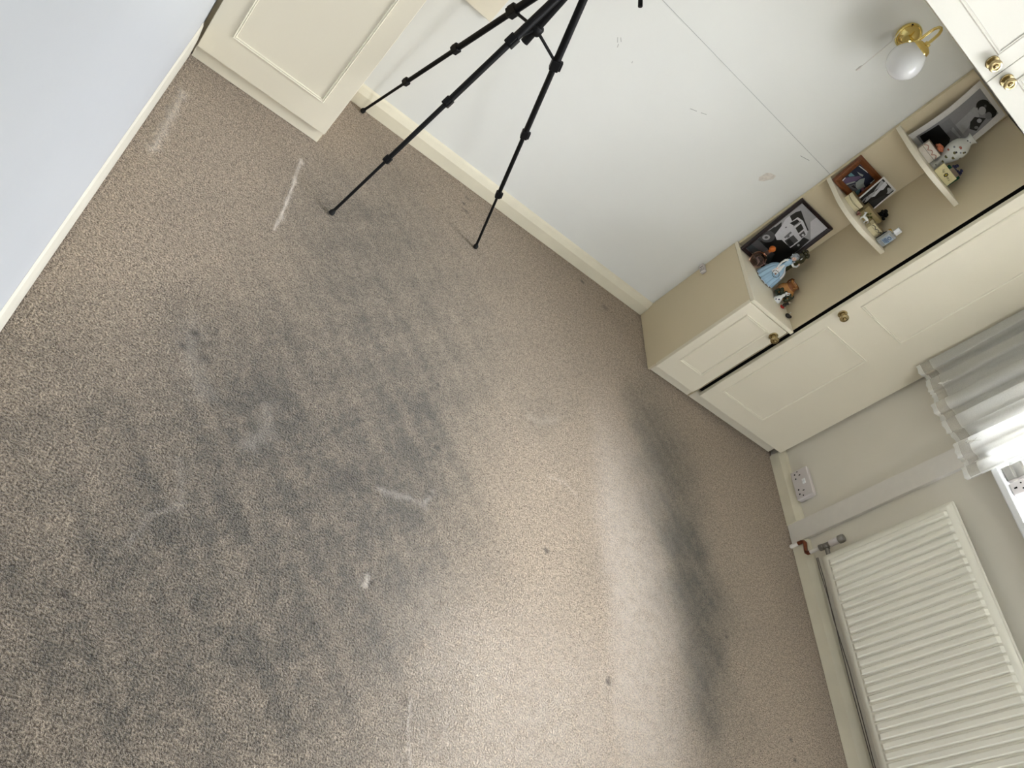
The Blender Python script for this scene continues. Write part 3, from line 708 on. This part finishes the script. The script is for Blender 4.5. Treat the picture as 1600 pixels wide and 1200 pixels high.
q2([(350, 790), (600, 740), (640, 900), (520, 1000)], g(6, 88), .0023)
q2([(590, 720), (700, 640), (820, 620), (790, 760), (830, 830), (650, 900), (600, 830)], pa, .0025)
q2([(590, 920), (720, 870), (750, 1100), (690, 1150), (640, 1080)], te, .0026)
q2([(410, 520), (480, 470), (575, 555), (430, 560)], te, .0026); q2([(620, 450), (700, 500), (790, 545), (760, 585), (690, 540)], pa, .0026)
q2([(945, 755), (1080, 655), (1092, 672), (962, 772)], wh, .0026); q2([(700, 290), (750, 270), (970, 490), (930, 520)], pk, .0025); q2([(665, 325), (690, 318), (905, 490), (890, 505)], wh, .0026)
q2([(720, 880), (790, 830), (800, 920), (740, 950)], pk, .0026); q2([(820, 860), (900, 830), (900, 900), (830, 940)], pk, .0026); q2([(480, 800), (540, 770), (620, 860), (560, 850)], dk, .0027)
b.build('print', fr2)
# white-bordered print
p3 = Pic((1.985, 2.476, .9325), (2.072, 2.476, .9325), (1.985, 2.500, 1.0690), (600, 1190), (1680, 1008), (1360, 651))
o3 = thing('photo_print', (2.03, 2.48, .929), 'loose black-and-white print with a white border, in front of the wood-framed photo', 'photo')
MB().prism([p3.P(0, 0), p3.P(1, 0), p3.P(1, 1), p3.P(0, 1)], p3.N * .0006, flat('photo_paper', 216, 214, 210)).build('paper', o3)
b = MB(); cl = (.07, .93, .05, .95); p3.quad(b, .07, .93, .05, .95, K0, .0009)
def q3(pts, m, d): p3.poly(b, pts, m, d, cl)
q3([(1310, 730), (1380, 790), (1250, 900), (1130, 960)], K4, .0011)
q3([(1400, 760), (1450, 850), (1360, 950), (1290, 960), (1160, 1080), (1060, 1090), (1180, 970)], K5, .0011)
q3([(1010, 1030), (1190, 940), (1150, 1020), (960, 1180), (900, 1200)], K4, .0012)
q3([(1460, 920), (1560, 930), (1600, 990), (1500, 1060), (1440, 1050)], K4, .0011)
p3.disc(b, (1400, 1000), 65, K0, .0013, cl)
q3([(1480, 870), (1500, 860), (1540, 940), (1520, 950)], K1, .0013); q3([(900, 1090), (1000, 1040), (960, 1100), (860, 1160)], K3, .0012); q3([(1000, 1200), (1400, 1080), (1420, 1130), (1100, 1330)], K1, .0012)
for k in range(7):
    x, y = 780 + 45 * k, 1180 - 26 * k
    q3([(x, y), (x + 26, y - 12), (x + 10, y + 40), (x - 14, y + 45)], K3 if k % 2 else K4, .0012)
b.build('image', o3)
# large couple print, slightly bowed
o4 = thing('photo_print', (2.02, 2.54, 1.207), 'large curling black-and-white print of two dark-haired people embracing, on the upper shelf', 'photo')
p4 = Pic((1.926, 2.535, 1.2075), (2.112, 2.535, 1.2075), (1.926, 2.549, 1.465), (205, 540), (1060, 390), (845, 95))
def bow(pt):                                    # the sheet bows forward along its middle height
    v = (pt.z - 1.2075) / .2575
    return pt + Vector((0, -.016 * math.sin(math.pi * min(1, max(0, v))), 0))
pp = MB(); i = pp.mi(flat('photo_paper', 216, 214, 210)); nn = 14
G = [[bow(p4.P(u / 4, v / nn)) for u in range(5)] for v in range(nn + 1)]
fr_ = [[pp.bm.verts.new(x) for x in r] for r in G]; bk_ = [[pp.bm.verts.new(x + Vector((0, .0006, 0))) for x in r] for r in G]
for v in range(nn):
    for u in range(4):
        pp.bm.faces.new((fr_[v][u], fr_[v][u + 1], fr_[v + 1][u + 1], fr_[v + 1][u])).material_index = i
        pp.bm.faces.new((bk_[v][u], bk_[v + 1][u], bk_[v + 1][u + 1], bk_[v][u + 1])).material_index = i
pp.build('paper', o4, smooth=True)
b = MB(); cl = (.12, .90, .06, .95)
class P4(Pic): pass
def tri4(pts, m, d):
    # subdivide the polygon into horizontal slices so that it follows the bowed sheet
    bm2 = bmesh.new(); vs = [bm2.verts.new((*[float(min(max(a, l), h)) for a, l, h in zip(p4.uv(p), (cl[0], cl[2]), (cl[1], cl[3]))], 0)) for p in pts]
    try: bm2.faces.new(vs)
    except Exception: bm2.free(); return
    for k in range(1, 24):
        bmesh.ops.bisect_plane(bm2, geom=bm2.verts[:] + bm2.edges[:] + bm2.faces[:], plane_co=(0, k / 24, 0), plane_no=(0, 1, 0), dist=1e-6)
    for f in bm2.faces:
        q = [bow(p4.P(v.co.x, v.co.y)) + Vector((0, -d, 0)) for v in f.verts]
        if len(q) > 2: b.face(q, m)
    bm2.free()
tri4([(150, 600), (870, 135), (1030, 345), (400, 900)], g(7, 138), .0006)
tri4([(300, 545), (465, 435), (560, 560), (520, 700), (600, 760), (450, 900), (350, 760)], K0, .0010)
tri4([(560, 480), (780, 300), (830, 330), (740, 440), (640, 560)], g(8, 162), .0008)
tri4([(470, 440), (560, 380), (700, 560), (560, 640), (530, 520)], g(9, 128), .0008)
def d4(c, r, m, d, e=1.0): tri4([(c[0] + r * math.cos(2 * math.pi * k / 16), c[1] + r * e * math.sin(2 * math.pi * k / 16)) for k in range(16)], m, d)
d4((860, 295), 62, K0, .0012, .8); d4((930, 350), 52, K0, .0012); d4((905, 320), 40, K0, .0013)
d4((850, 335), 34, K4, .0015); d4((905, 380), 30, K3, .0015); d4((880, 300), 12, K2, .0016)
tri4([(720, 350), (810, 305), (820, 380), (760, 450), (720, 420)], K4, .0013)
tri4([(740, 420), (780, 380), (880, 400), (840, 440), (790, 500), (730, 480)], K1, .0014); d4((820, 415), 22, K4, .0017, .8); d4((790, 470), 18, K3, .0017, .7)
b.build('image', o4)

# ------------------------------------------------------------------ ornaments on the low cabinet
ZA, ZB, ZC = .5215, .9325, 1.2075
o = thing('glass_decanter', (1.950, 2.486, ZA), 'round amber-red glass decanter with orange stopper, by the corner of the truck photo', 'decanter')
MB().lathe([(.010, 0), (.020, .001), (.027, .012), (.0305, .027), (.028, .042), (.019, .053), (.009, .060), (.0075, .070), (.009, .080)], (1.950, 2.486, ZA), (0, 0, 1), 'amber', 32).build('bottle', o, smooth=True)
M['orange_cork'] = mat('orange_cork', rgb(196, 104, 36), .4, noise=.1)
MB().ball((1.950, 2.486, ZA + .094), .0125, 'orange_cork').tube([(1.950, 2.486, ZA + .078), (1.950, 2.486, ZA + .086)], .006, 'orange_cork').build('stopper', o, smooth=True)

def lady():
    c = Vector((2.012, 2.438, ZA))
    o = thing('lady_figurine', c, 'porcelain lady figurine in a pale blue crinoline gown with grey hair and bonnet', 'figurine')
    M['gown'] = mat('pale_blue_glaze', rgb(158, 190, 214), .18, noise=.06, coat=.3)
    M['porcelain'] = mat('white_porcelain', rgb(224, 226, 226), .15, noise=.02, coat=.3)
    M['greyhair'] = mat('grey_glaze', rgb(148, 154, 160), .3, noise=.25, nscale=160)
    M['skin'] = mat('skin_glaze', rgb(232, 196, 178), .25, noise=.02)
    s = MB(); seg = 72; i = s.mi('gown'); j = s.mi('porcelain')
    prof = [(.0425, .0), (.0445, .004), (.0435, .010), (.042, .022), (.0405, .036), (.0385, .052), (.035, .066), (.0275, .078), (.017, .086), (.0105, .091), (.0095, .096)]
    rings = []
    for k, (r, h) in enumerate(prof):
        am = .0042 * max(0, 1 - (h / .085)) + .0006
        rings.append([s.bm.verts.new(c + Vector(((r + am * math.sin(13 * a + .5 * math.sin(h * 60))) * math.cos(a) * 1.05, (r + am * math.sin(13 * a + .5 * math.sin(h * 60))) * math.sin(a) * .85, h))) for a in [2 * math.pi * q / seg for q in range(seg)]])
    for k, (A, B_) in enumerate(zip(rings[:-1], rings[1:])):
        for q in range(seg):
            fc = s.bm.faces.new((A[q], A[(q + 1) % seg], B_[(q + 1) % seg], B_[q]))
            a = 2 * math.pi * q / seg; front = math.cos(a - math.radians(-100)) > .35 and math.sin(5 * a) > -.2
            fc.material_index = j if (k == 0 or (front and k > 4)) else i
    s.bm.faces.new(rings[0][::-1]).material_index = j
    s.build('gown', o, smooth=True, angle=75)
    # lace medallion on the skirt
    d = MB(); nd = Vector((-.42, -.9, .25)).normalized()
    ctr = c + Vector((-.017, -.0335, .057)); e1 = nd.cross(Vector((0, 0, 1))).normalized(); e2 = e1.cross(nd)
    for k in range(14):
        a = 2 * math.pi * k / 14; q = ctr + e1 * .0145 * math.cos(a) + e2 * .012 * math.sin(a) + nd * .001
        d.ball(q, .0021, 'blackgap', sub=1)
    d.ball(ctr, .0035, 'f_rosebrown' if 'f_rosebrown' in M else flat('rosebrown', 120, 84, 70), (1.3, .6, 1), 2)
    d.build('lace_medallion', o, smooth=True)
    t_ = MB(); t_.lathe([(.0095, .094), (.0105, .100), (.0135, .110), (.0145, .117), (.011, .123), (.0045, .126), (.0042, .131)], c, (0, 0, 1), 'gown', 24, 1.0, .75); t_.build('bodice', o, smooth=True)
    h = MB(); hc = c + Vector((-.002, -.003, .141))
    h.ball(hc, .0105, 'skin', (.88, .95, 1.12)); h.ball(hc + Vector((-.005, -.0098, -.0005)), .0018, 'skin', sub=2)
    for dx in (-.0048, -.0005): h.ball(hc + Vector((dx - .0022, -.0095 + (.0008 if dx < -.003 else 0), .003)), .0010, 'blackgap', sub=1)
    h.ball(hc + Vector((-.004, -.0092, -.0052)), .0014, flat('lip_red', 176, 84, 78), (1.4, .5, .6), 1)
    h.build('head', o, smooth=True)
    w_ = MB(); w_.ball(hc + Vector((.002, .003, .004)), .0128, 'greyhair', (1, .95, 1))
    for k in range(10):
        a = k / 9 * math.pi * 1.5 - .6
        w_.ball(hc + Vector((.0125 * math.cos(a), .004 + .002 * math.sin(k * 3), .003 + .0125 * math.sin(a))), .0048, 'greyhair', (1.3, .9, 1), 2)
    for q in ((.012, -.001, -.012), (.014, 0, -.019), (-.011, .001, .014)): w_.ball(hc + Vector(q), .0045, 'greyhair', sub=2)
    w_.build('hair', o, smooth=True)
    bn = MB()
    for k in range(7):
        a = math.radians(20 + k * 24); r = .019
        bn.prism([hc + Vector((.010 * math.cos(a - .2), -.001, .010 * math.sin(a - .2))), hc + Vector((.010 * math.cos(a + .2), -.001, .010 * math.sin(a + .2))), hc + Vector((r * math.cos(a), -.002, r * math.sin(a)))], (0, .0015, 0), 'greyhair')
    bn.build('bonnet_frill', o)
    for s_, pts in ((-1, [(-.012, 0, .118), (-.024, -.006, .112), (-.031, -.014, .098), (-.033, -.022, .083), (-.031, -.026, .077)]), (1, [(.012, -.001, .118), (.024, -.008, .116), (.028, -.016, .126), (.023, -.020, .137)])):
        a_ = MB().tube([c + Vector(q) for q in pts], [.0052, .0045, .0036, .0030, .0024][:len(pts)], 'porcelain', 10)
        e_ = c + Vector(pts[-1]); dr = (Vector(pts[-1]) - Vector(pts[-2])).normalized()
        a_.ball(e_ + dr * .001, .0032, 'skin', (1, .7, 1.1), 2)
        for f_ in range(5):
            sd = Vector((.0016 * (f_ - 2), .0004, 0)); a_.tube([e_ + dr * .002 + sd, e_ + dr * (.0065 - .0007 * abs(f_ - 2)) + sd * 1.3], .0007, 'skin', 5)
        a_.build('arm', o, smooth=True)
    MB().lathe([(.044, -.0), (.0455, .0012), (.0445, .0025)], c, (0, 0, 1), flat('dark_rim', 70, 62, 54), 48, 1.07, .88).build('base_rim', o, smooth=True)
lady()

def pour_jug():
    c = Vector((2.089, 2.396, ZA))
    o = thing('pottery_jug', c, 'round tan pottery jug with dark green leaves and handle, behind the lady figurine', 'jug')
    M['tan'] = mat('tan_glaze', rgb(176, 124, 66), .25, noise=.18, nscale=30, coat=.3)
    M['brown'] = mat('brown_glaze', rgb(124, 74, 36), .25, noise=.12)
    M['leaf'] = mat('dark_green_glaze', rgb(44, 50, 30), .25, noise=.3, nscale=60)
    b = MB(); b.lathe([(.016, 0), (.024, .003), (.0335, .016), (.0365, .030), (.034, .044), (.026, .055), (.0205, .062), (.0195, .070), (.0225, .078), (.0195, .078), (.017, .068)], c, (0, 0, 1), 'tan', 40)
    b.build('body', o, smooth=True)
    MB().lathe([(.0235, .0555), (.0215, .062), (.0205, .070), (.0235, .0785), (.0235, .0795)], c, (0, 0, 1), 'brown', 40, 1.01, 1.01, cap=False).build('neck_band', o, smooth=True)
    sp = MB(); sp.prism([c + Vector(q) for q in ((-.008, -.017, .064), (-.002, -.032, .083), (.009, -.016, .080), (.008, -.017, .066))], (.0, -.0, .004), 'tan'); sp.build('spout', o, bevel=.001, smooth=True)
    MB().tube([c + Vector(q) for q in ((0, .019, .074), (.001, .030, .080), (.002, .040, .074), (.002, .043, .060), (.001, .034, .046))], .0032, 'brown', 10).build('handle', o, smooth=True)
    lf = MB()
    for k in range(13):
        a = math.radians(-165 + 11 * k); z = .018 + .016 * ((k * 7) % 5) / 4 + .006 * math.sin(k * 2.1)
        n_ = Vector((math.cos(a), math.sin(a), .1)); q = c + n_ * .0345 + Vector((0, 0, z))
        lf.ball(q, .0082, 'leaf', (.9, .9, 1.3), 2)
    for k in range(6):
        a = math.radians(-160 + 9 * k); lf.ball(c + Vector((math.cos(a) * .036, math.sin(a) * .036, .012)), .009, 'leaf', (1, 1, .8), 2)
    lf.build('leaf_relief', o, smooth=True)
pour_jug()

c = Vector((2.070, 2.490, ZA))
o = thing('green_vase', c, 'small dark olive-green glazed bud vase standing against the truck photo', 'vase')
M['olive'] = mat('olive_glaze', rgb(52, 50, 24), .12, noise=.35, nscale=60, coat=.5)
MB().lathe([(.020, 0), (.022, .004), (.016, .03), (.013, .07), (.014, .10), (.021, .125), (.022, .140), (.016, .155), (.014, .160)], c, (0, 0, 1), 'olive', 30).build('body', o, smooth=True)
b = MB()
for k in range(5): b.ball(c + Vector((.012 * math.cos(k * 1.3), .012 * math.sin(k * 1.3), .165 + .004 * (k % 2))), .009, 'olive', sub=2)
b.build('rim_beads', o, smooth=True)

c = Vector((2.060, 2.348, ZA))
o = thing('bell_figurine', c, 'tiny white and navy porcelain bell-skirted figurine in front of the pottery jug', 'figurine')
MB().lathe([(.0155, 0), (.0165, .002), (.014, .012), (.009, .022), (.0055, .026)], c, (0, 0, 1), 'porcelain', 24).build('skirt', o, smooth=True)
nvb = flat('navy_glaze', 44, 52, 78, .15)
b = MB()
for k in range(4): b.ball(c + Vector((-.0105 + .006 * k, -.0125 + .0016 * abs(k - 1.5) * 2, .006 + .007 * (k % 2))), .0042, nvb, (1.1, .5, 1), 2)
b.build('painted_sprigs', o, smooth=True)
MB().lathe([(.0055, .025), (.0065, .034), (.004, .041)], c, (0, 0, 1), 'porcelain', 16).build('torso', o, smooth=True)
MB().ball(c + Vector((0, 0, .047)), .0055, 'porcelain', sub=2).tube([c + Vector((.001, 0, .050)), c + Vector((.010, 0, .056)), c + Vector((.014, 0, .050)), c + Vector((.009, 0, .040))], .0016, 'porcelain', 8).build('head', o, smooth=True)

c = Vector((2.082, 2.322, ZA))
o = thing('red_boot_figurine', c, 'tiny dark patterned figurine with bright red base beside the bell-skirted one', 'figurine')
rd = flat('red_glaze', 168, 34, 30, .15); bl = flat('charcoal_glaze', 44, 38, 34, .2)
MB().ball(c + Vector((0, 0, .006)), .0075, rd, (1.5, .9, .8), 2).build('base', o, smooth=True)
b = MB(); b.ball(c + Vector((0, .001, .017)), .0085, bl, (1, .9, 1), 2); b.ball(c + Vector((.002, 0, .029)), .0065, bl, sub=2); b.tube([c + Vector((-.006, -.004, .018)), c + Vector((-.011, -.008, .012))], .0022, bl, 8); b.build('body', o, smooth=True)
MB().ball(c + Vector((.003, -.001, .037)), .0045, flat('beige_glaze', 176, 160, 140, .3), sub=2).build('head', o, smooth=True)
c = Vector((2.102, 2.282, ZA))
o = thing('black_ornament', c, 'tiny glossy black lump-shaped ornament at the front of the cabinet top', 'ornament')
b = MB(); b.ball(c + Vector((0, 0, .0085)), .0105, 'rubber' if False else bl, (1.25, .9, .8), 3)
b.ball(c + Vector((.008, -.003, .012)), .006, bl, sub=2); b.build('body', o, smooth=True)
MB().tube([c + Vector((-.002, .002, .015)), c + Vector((-.005, .003, .026))], .0012, 'porcelain', 6).build('pin', o)

# ------------------------------------------------------------------ ornaments on the lower shelf
def bow_box(c, L_, D, H, ang, label, m, line, wavy=0, name='trinket_box', extra=None, seamz=.5):
    c = Vector(c); o = thing(name, c, label, 'trinket box')
    R = Matrix.Rotation(math.radians(ang), 4, 'Z'); 
    P = [(L_ / 2, D / 2), (-L_ / 2, D / 2)]
    for k in range(15):
        u = -1 + 2 * k / 14; P.append((u * L_ / 2, -D / 2 + D * .32 * (u * u - 1) + 0))
    W_ = lambda x, y, z: c + (R @ Vector((x, y, z)))
    MB().prism([W_(x, y, 0) for x, y in P], (0, 0, H * seamz - .0004), m).build('box', o, bevel=.0008)
    MB().prism([W_(x, y, H * seamz + .0004) for x, y in P], (0, 0, H * (1 - seamz) - .002), m).build('lid', o, bevel=.0008)
    MB().prism([W_(x * 1.03, y * 1.03, H - .0016) for x, y in P], (0, 0, .0022), line[1]).build('lid_rim', o, bevel=.0005)
    b = MB(); pts = []
    for k in range(41):
        u = -.96 + 1.92 * k / 40; y = -D / 2 + D * .32 * (u * u - 1) - .0006
        z = H * (seamz + .08) + (wavy * abs(math.sin(math.pi * 1.5 * (u + 1))) if wavy > 0 else -.18 * H * (1 - u * u))
        pts.append(W_(u * L_ / 2, y, z))
    b.tube(pts, line[2], line[0], 6)
    if extra: extra(b, W_, L_, D, H)
    b.build('painted_line', o, smooth=True)
    return o
cr1 = flat('ivory_glaze', 214, 204, 168, .25); cr2 = flat('tan_paint', 158, 142, 98, .35); dl = flat('dark_line', 66, 66, 54); bk = flat('buff_line', 128, 112, 76); gr = flat('leaf_green', 88, 92, 34)
bow_box((1.972, 2.462, ZB), .066, .034, .033, -38, 'ivory trinket box with a thin curved line, at the left end of the lower shelf', cr1, (dl, bk, .0007), 0)
def plant(b, W_, L_, D, H):
    for k, (u, z, r) in enumerate(((-.25, .55, .005), (-.12, .40, .006), (-.2, .72, .0045), (-.05, .6, .005), (-.1, .25, .005))):
        y = -D / 2 + D * .32 * (u * u * 4 - 1) - .001
        b.ball(W_(u * L_, y, z * H), r, gr, (1, .3, .8), 2)
bow_box((2.058, 2.450, ZB), .078, .036, .045, -18, 'tan trinket box painted with a green plant, middle of the lower shelf', cr2, (bk, bk, .0006), 0, extra=plant)
bow_box((2.068, 2.388, ZB), .056, .026, .032, -4, 'ivory trinket box with dark wavy line, beside the small clear bottle', cr1, (dl, bk, .0011), .006)
# horse
def horse():
    c = Vector((2.008, 2.392, ZB)); o = thing('horse_figurine', c, 'tiny white rearing horse figurine in front of the tan trinket box', 'figurine')
    w_ = 'porcelain'; b = MB(); q = lambda x, y, z: c + Vector((x, y, z))
    b.tube([q(-.014, 0, .017), q(-.006, 0, .018), q(.004, 0, .0175), q(.013, 0, .017)], [.0035, .0055, .0052, .0045], w_, 10)
    b.tube([q(-.012, 0, .019), q(-.018, 0, .028), q(-.019, 0, .031)], [.0045, .003, .0028], w_, 10)
    b.tube([q(-.017, 0, .032), q(-.025, 0, .028)], [.003, .0016], w_, 8); b.tube([q(-.017, 0, .034), q(-.016, 0, .037)], [.001, .0004], w_, 6)
    b.build('body', o, smooth=True)
    for x, s in ((-.012, -1), (-.010, 1), (.012, -1), (.014, 1)):
        MB().tube([q(x, .002 * s, .015), q(x - .003, .003 * s, .009), q(x + .001 + .001 * s, .0035 * s, .001)], [.0022, .0014, .0012], w_, 8).build('leg', o, smooth=True)
    MB().tube([q(.016, 0, .018), q(.023, 0, .014), q(.024, 0, .006)], [.001, .0016, .0007], w_, 8).build('tail', o, smooth=True)
horse()
c = Vector((1.985, 2.408, ZB)); o = thing('pink_flower_ornament', c, 'tiny brown-pink flower ornament beside the white horse', 'ornament')
b = MB(); pk2 = flat('faded_pink', 172, 128, 122, .3); br = flat('russet', 104, 58, 46, .3)
for k in range(6): b.ball(c + Vector((.005 * math.cos(k * 1.05), .005 * math.sin(k * 1.05), .010)), .0042, pk2 if k % 2 else br, sub=2)
b.ball(c + Vector((0, 0, .005)), .005, br, sub=2); b.build('petals', o, smooth=True)
# black cluster on top of / behind the tan box
c = Vector((2.098, 2.462, ZB)); o = thing('black_figurine', c, 'small black spiky figurine standing behind the tan trinket box', 'figurine')
b = MB(); b.tube([c, c + Vector((0, 0, .03)), c + Vector((-.002, 0, .05))], [.009, .007, .006], 'black', 12)
for k in range(12):
    a = k * 2.4; z = .030 + .0035 * k; r = .008 + .004 * (k % 3)
    b.ball(c + Vector((r * math.cos(a), r * math.sin(a) * .6, z)), .0078, 'black', (1.2, 1, .8), 2)
b.build('body', o, smooth=True)
# blue-coated man
c = Vector((2.104, 2.372, ZB)); o = thing('blue_figurine', c, 'small figurine of a person in dark blue with a yellow hat, behind the wavy-line box', 'figurine')
bb = flat('dark_blue_glaze', 30, 50, 68, .2); yy = flat('yellow_glaze', 190, 146, 48, .3)
MB().tube([c + Vector((-.003, 0, 0)), c + Vector((-.003, 0, .022))], [.003, .0032], bb, 8).tube([c + Vector((.004, 0, 0)), c + Vector((.003, 0, .022))], [.003, .0032], bb, 8).tube([c + Vector((0, 0, .020)), c + Vector((0, 0, .034)), c + Vector((0, 0, .042))], [.0055, .0068, .004], bb, 12).build('body', o, smooth=True)
b = MB()
for s in (-1, 1): b.tube([c + Vector((.005 * s, 0, .039)), c + Vector((.010 * s, -.003, .030)), c + Vector((.006 * s, -.007, .026))], .0018, bb, 8)
b.build('arms', o, smooth=True)
MB().ball(c + Vector((0, 0, .047)), .0045, 'skin', sub=2).build('head', o, smooth=True)
MB().lathe([(.0075, .0495), (.0078, .0505), (.0045, .052), (.0042, .056), (.001, .057)], c, (0, 0, 1), yy, 16).build('hat', o, smooth=True)
# clear bottle
c = Vector((2.103, 2.343, ZB)); o = thing('plastic_bottle', c, 'small clear bottle with blue print and white cap on the lower shelf', 'bottle')
MB().box(2.081, 2.121, 2.335, 2.352, ZB + .0002, ZB + .056, 'clear').build('bottle', o, bevel=.004, segs=3)
MB().lathe([(.0062, .056), (.0062, .062)], c, (0, 0, 1), 'clear', 16).build('neck', o, smooth=True)
MB().lathe([(.0112, .0605), (.0118, .062), (.0115, .081), (.0105, .083), (.002, .0832)], c, (0, 0, 1), 'upvc', 6).build('cap', o, bevel=.0008)
lb = flat('label_blue', 46, 88, 140, .4); lp = flat('label_pale', 168, 184, 198, .4)
b = MB(); b.box(2.084, 2.118, 2.3343, 2.3347, ZB + .014, ZB + .046, lp); b.build('label', o)
b = MB()
cx, cz = 2.101, ZB + .038
ring = [(cx + .0075 * math.cos(a), 2.3340, cz + .0052 * math.sin(a)) for a in [2 * math.pi * k / 20 for k in range(21)]]
b.tube(ring, .0011, lb, 6)
for k, (x0, x1, z) in enumerate(((2.088, 2.114, .029), (2.087, 2.115, .0255), (2.090, 2.112, .022), (2.088, 2.110, .018))): b.box(x0, x1, 2.3338, 2.3343, ZB + z - .0009, ZB + z + .0009, lb)
b.build('printed_letters', o)

# ------------------------------------------------------------------ ornaments on the upper shelf
wb = flat('white_glaze', 216, 208, 196, .2); pl_ = flat('pink_line', 176, 128, 112); tn = flat('taupe_glaze', 126, 110, 96)
o = bow_box((1.985, 2.468, ZC), .064, .034, .043, -30, 'white trinket box with pink scalloped seam and an orange rose on top', wb, (pl_, tn, .0014), .009, seamz=.42)
M['rose'] = mat('orange_rose_glaze', rgb(196, 116, 82), .3, noise=.15)
b = MB()
cc = Vector((1.992, 2.460, ZC + .052))
for k in range(9):
    a = k * 2.4; r = .0035 + .0012 * k
    b.ball(cc + Vector((r * math.cos(a), r * math.sin(a), .006 - .0012 * k)), .0080, 'rose', (1.2, 1.2, .7), 2)
b.ball(cc + Vector((.016, 0, -.002)), .006, 'porcelain', (1.5, .6, .5), 2); b.build('rose_finial', o, smooth=True)
def vase():
    c = Vector((2.040, 2.458, ZC)); o = thing('white_vase', c, 'white baluster vase painted with small birds and flowers, tallest ornament on the upper shelf', 'vase')
    M['vase'] = mat('white_vase_glaze', rgb(206, 208, 202), .15, noise=.03, coat=.4)
    prof = [(r_ * .93, h_) for r_, h_ in ((.021, 0), (.0225, .002), (.018, .010), (.0165, .018), (.021, .034), (.029, .055), (.0355, .076), (.037, .092), (.033, .108), (.024, .120), (.018, .127), (.0165, .134), (.020, .142), (.0255, .146), (.0235, .1465), (.016, .138))]
    MB().lathe(prof, c, (0, 0, 1), 'vase', 44).build('body', o, smooth=True)
    fl = [flat('russet_paint', 150, 88, 72), flat('olive_paint', 96, 92, 46), flat('ink_paint', 34, 34, 38), flat('grey_paint', 120, 122, 128)]
    def rad(z):
        for (r0, z0), (r1, z1) in zip(prof[:-1], prof[1:]):
            if z0 <= z <= z1 and z1 > z0: return r0 + (r1 - r0) * (z - z0) / (z1 - z0)
        return .03
    for a, z, k, s in ((-125, .100, 0, .006), (-150, .088, 3, .004), (-120, .078, 1, .0055), (-117, .083, 2, .004), (-100, .092, 3, .0035), (-85, .098, 1, .005), (-80, .102, 2, .0045), (-130, .052, 1, .006), (-95, .066, 1, .0065), (-140, .128, 2, .003), (-105, .131, 3, .003), (-110, .036, 1, .005), (-120, .012, 2, .0025), (-60, .08, 1, .005), (-160, .07, 0, .005)):
        t = math.radians(a); r = rad(z)
        n_ = Vector((math.cos(t), math.sin(t), 0)); R = n_.to_track_quat('Z', 'Y').to_matrix()
        MB().ball(c + n_ * r + Vector((0, 0, z)), s, fl[k], (1, .8, .12), 2, R).build('painted_motif', o, smooth=True)
vase()
# card with yellow flower
c = Vector((2.045, 2.385, ZC)); o = thing('greeting_card', c, 'cream card with a yellow flower and dark script, propped before the white vase', 'card')
Rz = Matrix.Rotation(math.radians(-14), 4, 'Z')
Wc = lambda x, y, z: c + (Rz @ Vector((x, y + z * .12, z)))
cm = flat('cream_card', 214, 204, 156, .5)
MB().prism([Wc(-.038, 0, .0005), Wc(.038, 0, .0005), Wc(.038, 0, .0375), Wc(-.038, 0, .0375)], (.003, .007, 0), cm).build('card', o, bevel=.0006)
b = MB(); yl = flat('flower_yellow', 190, 168, 40, .5); dk2 = flat('ink', 52, 54, 30, .6)
for k in range(6): b.ball(Wc(.002 + .0045 * math.cos(k), -.0006, .020 + .0045 * math.sin(k)), .0034, dk2, (1, .15, 1), 2)
b.ball(Wc(.002, -.0012, .020), .0042, yl, (1.1, .2, 1), 2)
b.build('flower_motif', o, smooth=True)
for word in (((-.020, .024), (-.016, .021), (-.012, .020)), ((.013, .019), (.017, .018), (.024, .017))):
    b = MB()
    for x, z in word: b.tube([Wc(x - .0012, -.0008, z - .003), Wc(x + .0012, -.0008, z + .003)], .0007, dk2, 5)
    b.build('script', o)
c = Vector((2.078, 2.412, ZC)); o = thing('green_trinket_box', c, 'small dark green box with deep blue flowers on top, behind the cream card', 'trinket box')
M['bottle_green'] = mat('bottle_green_glaze', rgb(10, 72, 52), .25, noise=.15)
MB().box(2.046, 2.106, 2.398, 2.424, ZC + .0004, ZC + .046, 'bottle_green').build('box', o, bevel=.003)
MB().box(2.044, 2.090, 2.395, 2.398, ZC + .034, ZC + .050, tn).build('lid_edge', o, bevel=.001)
b = MB(); db = flat('deep_blue_petal', 30, 32, 70, .3)
for k, (x, z) in enumerate(((2.054, .052), (2.062, .056), (2.070, .050), (2.086, .052), (2.094, .056), (2.100, .050), (2.060, .062), (2.092, .062))): b.ball((x, 2.408 + .004 * (k % 2), ZC + z), .0058, db, (1.2, 1, .7), 2)
b.build('flowers', o, smooth=True)
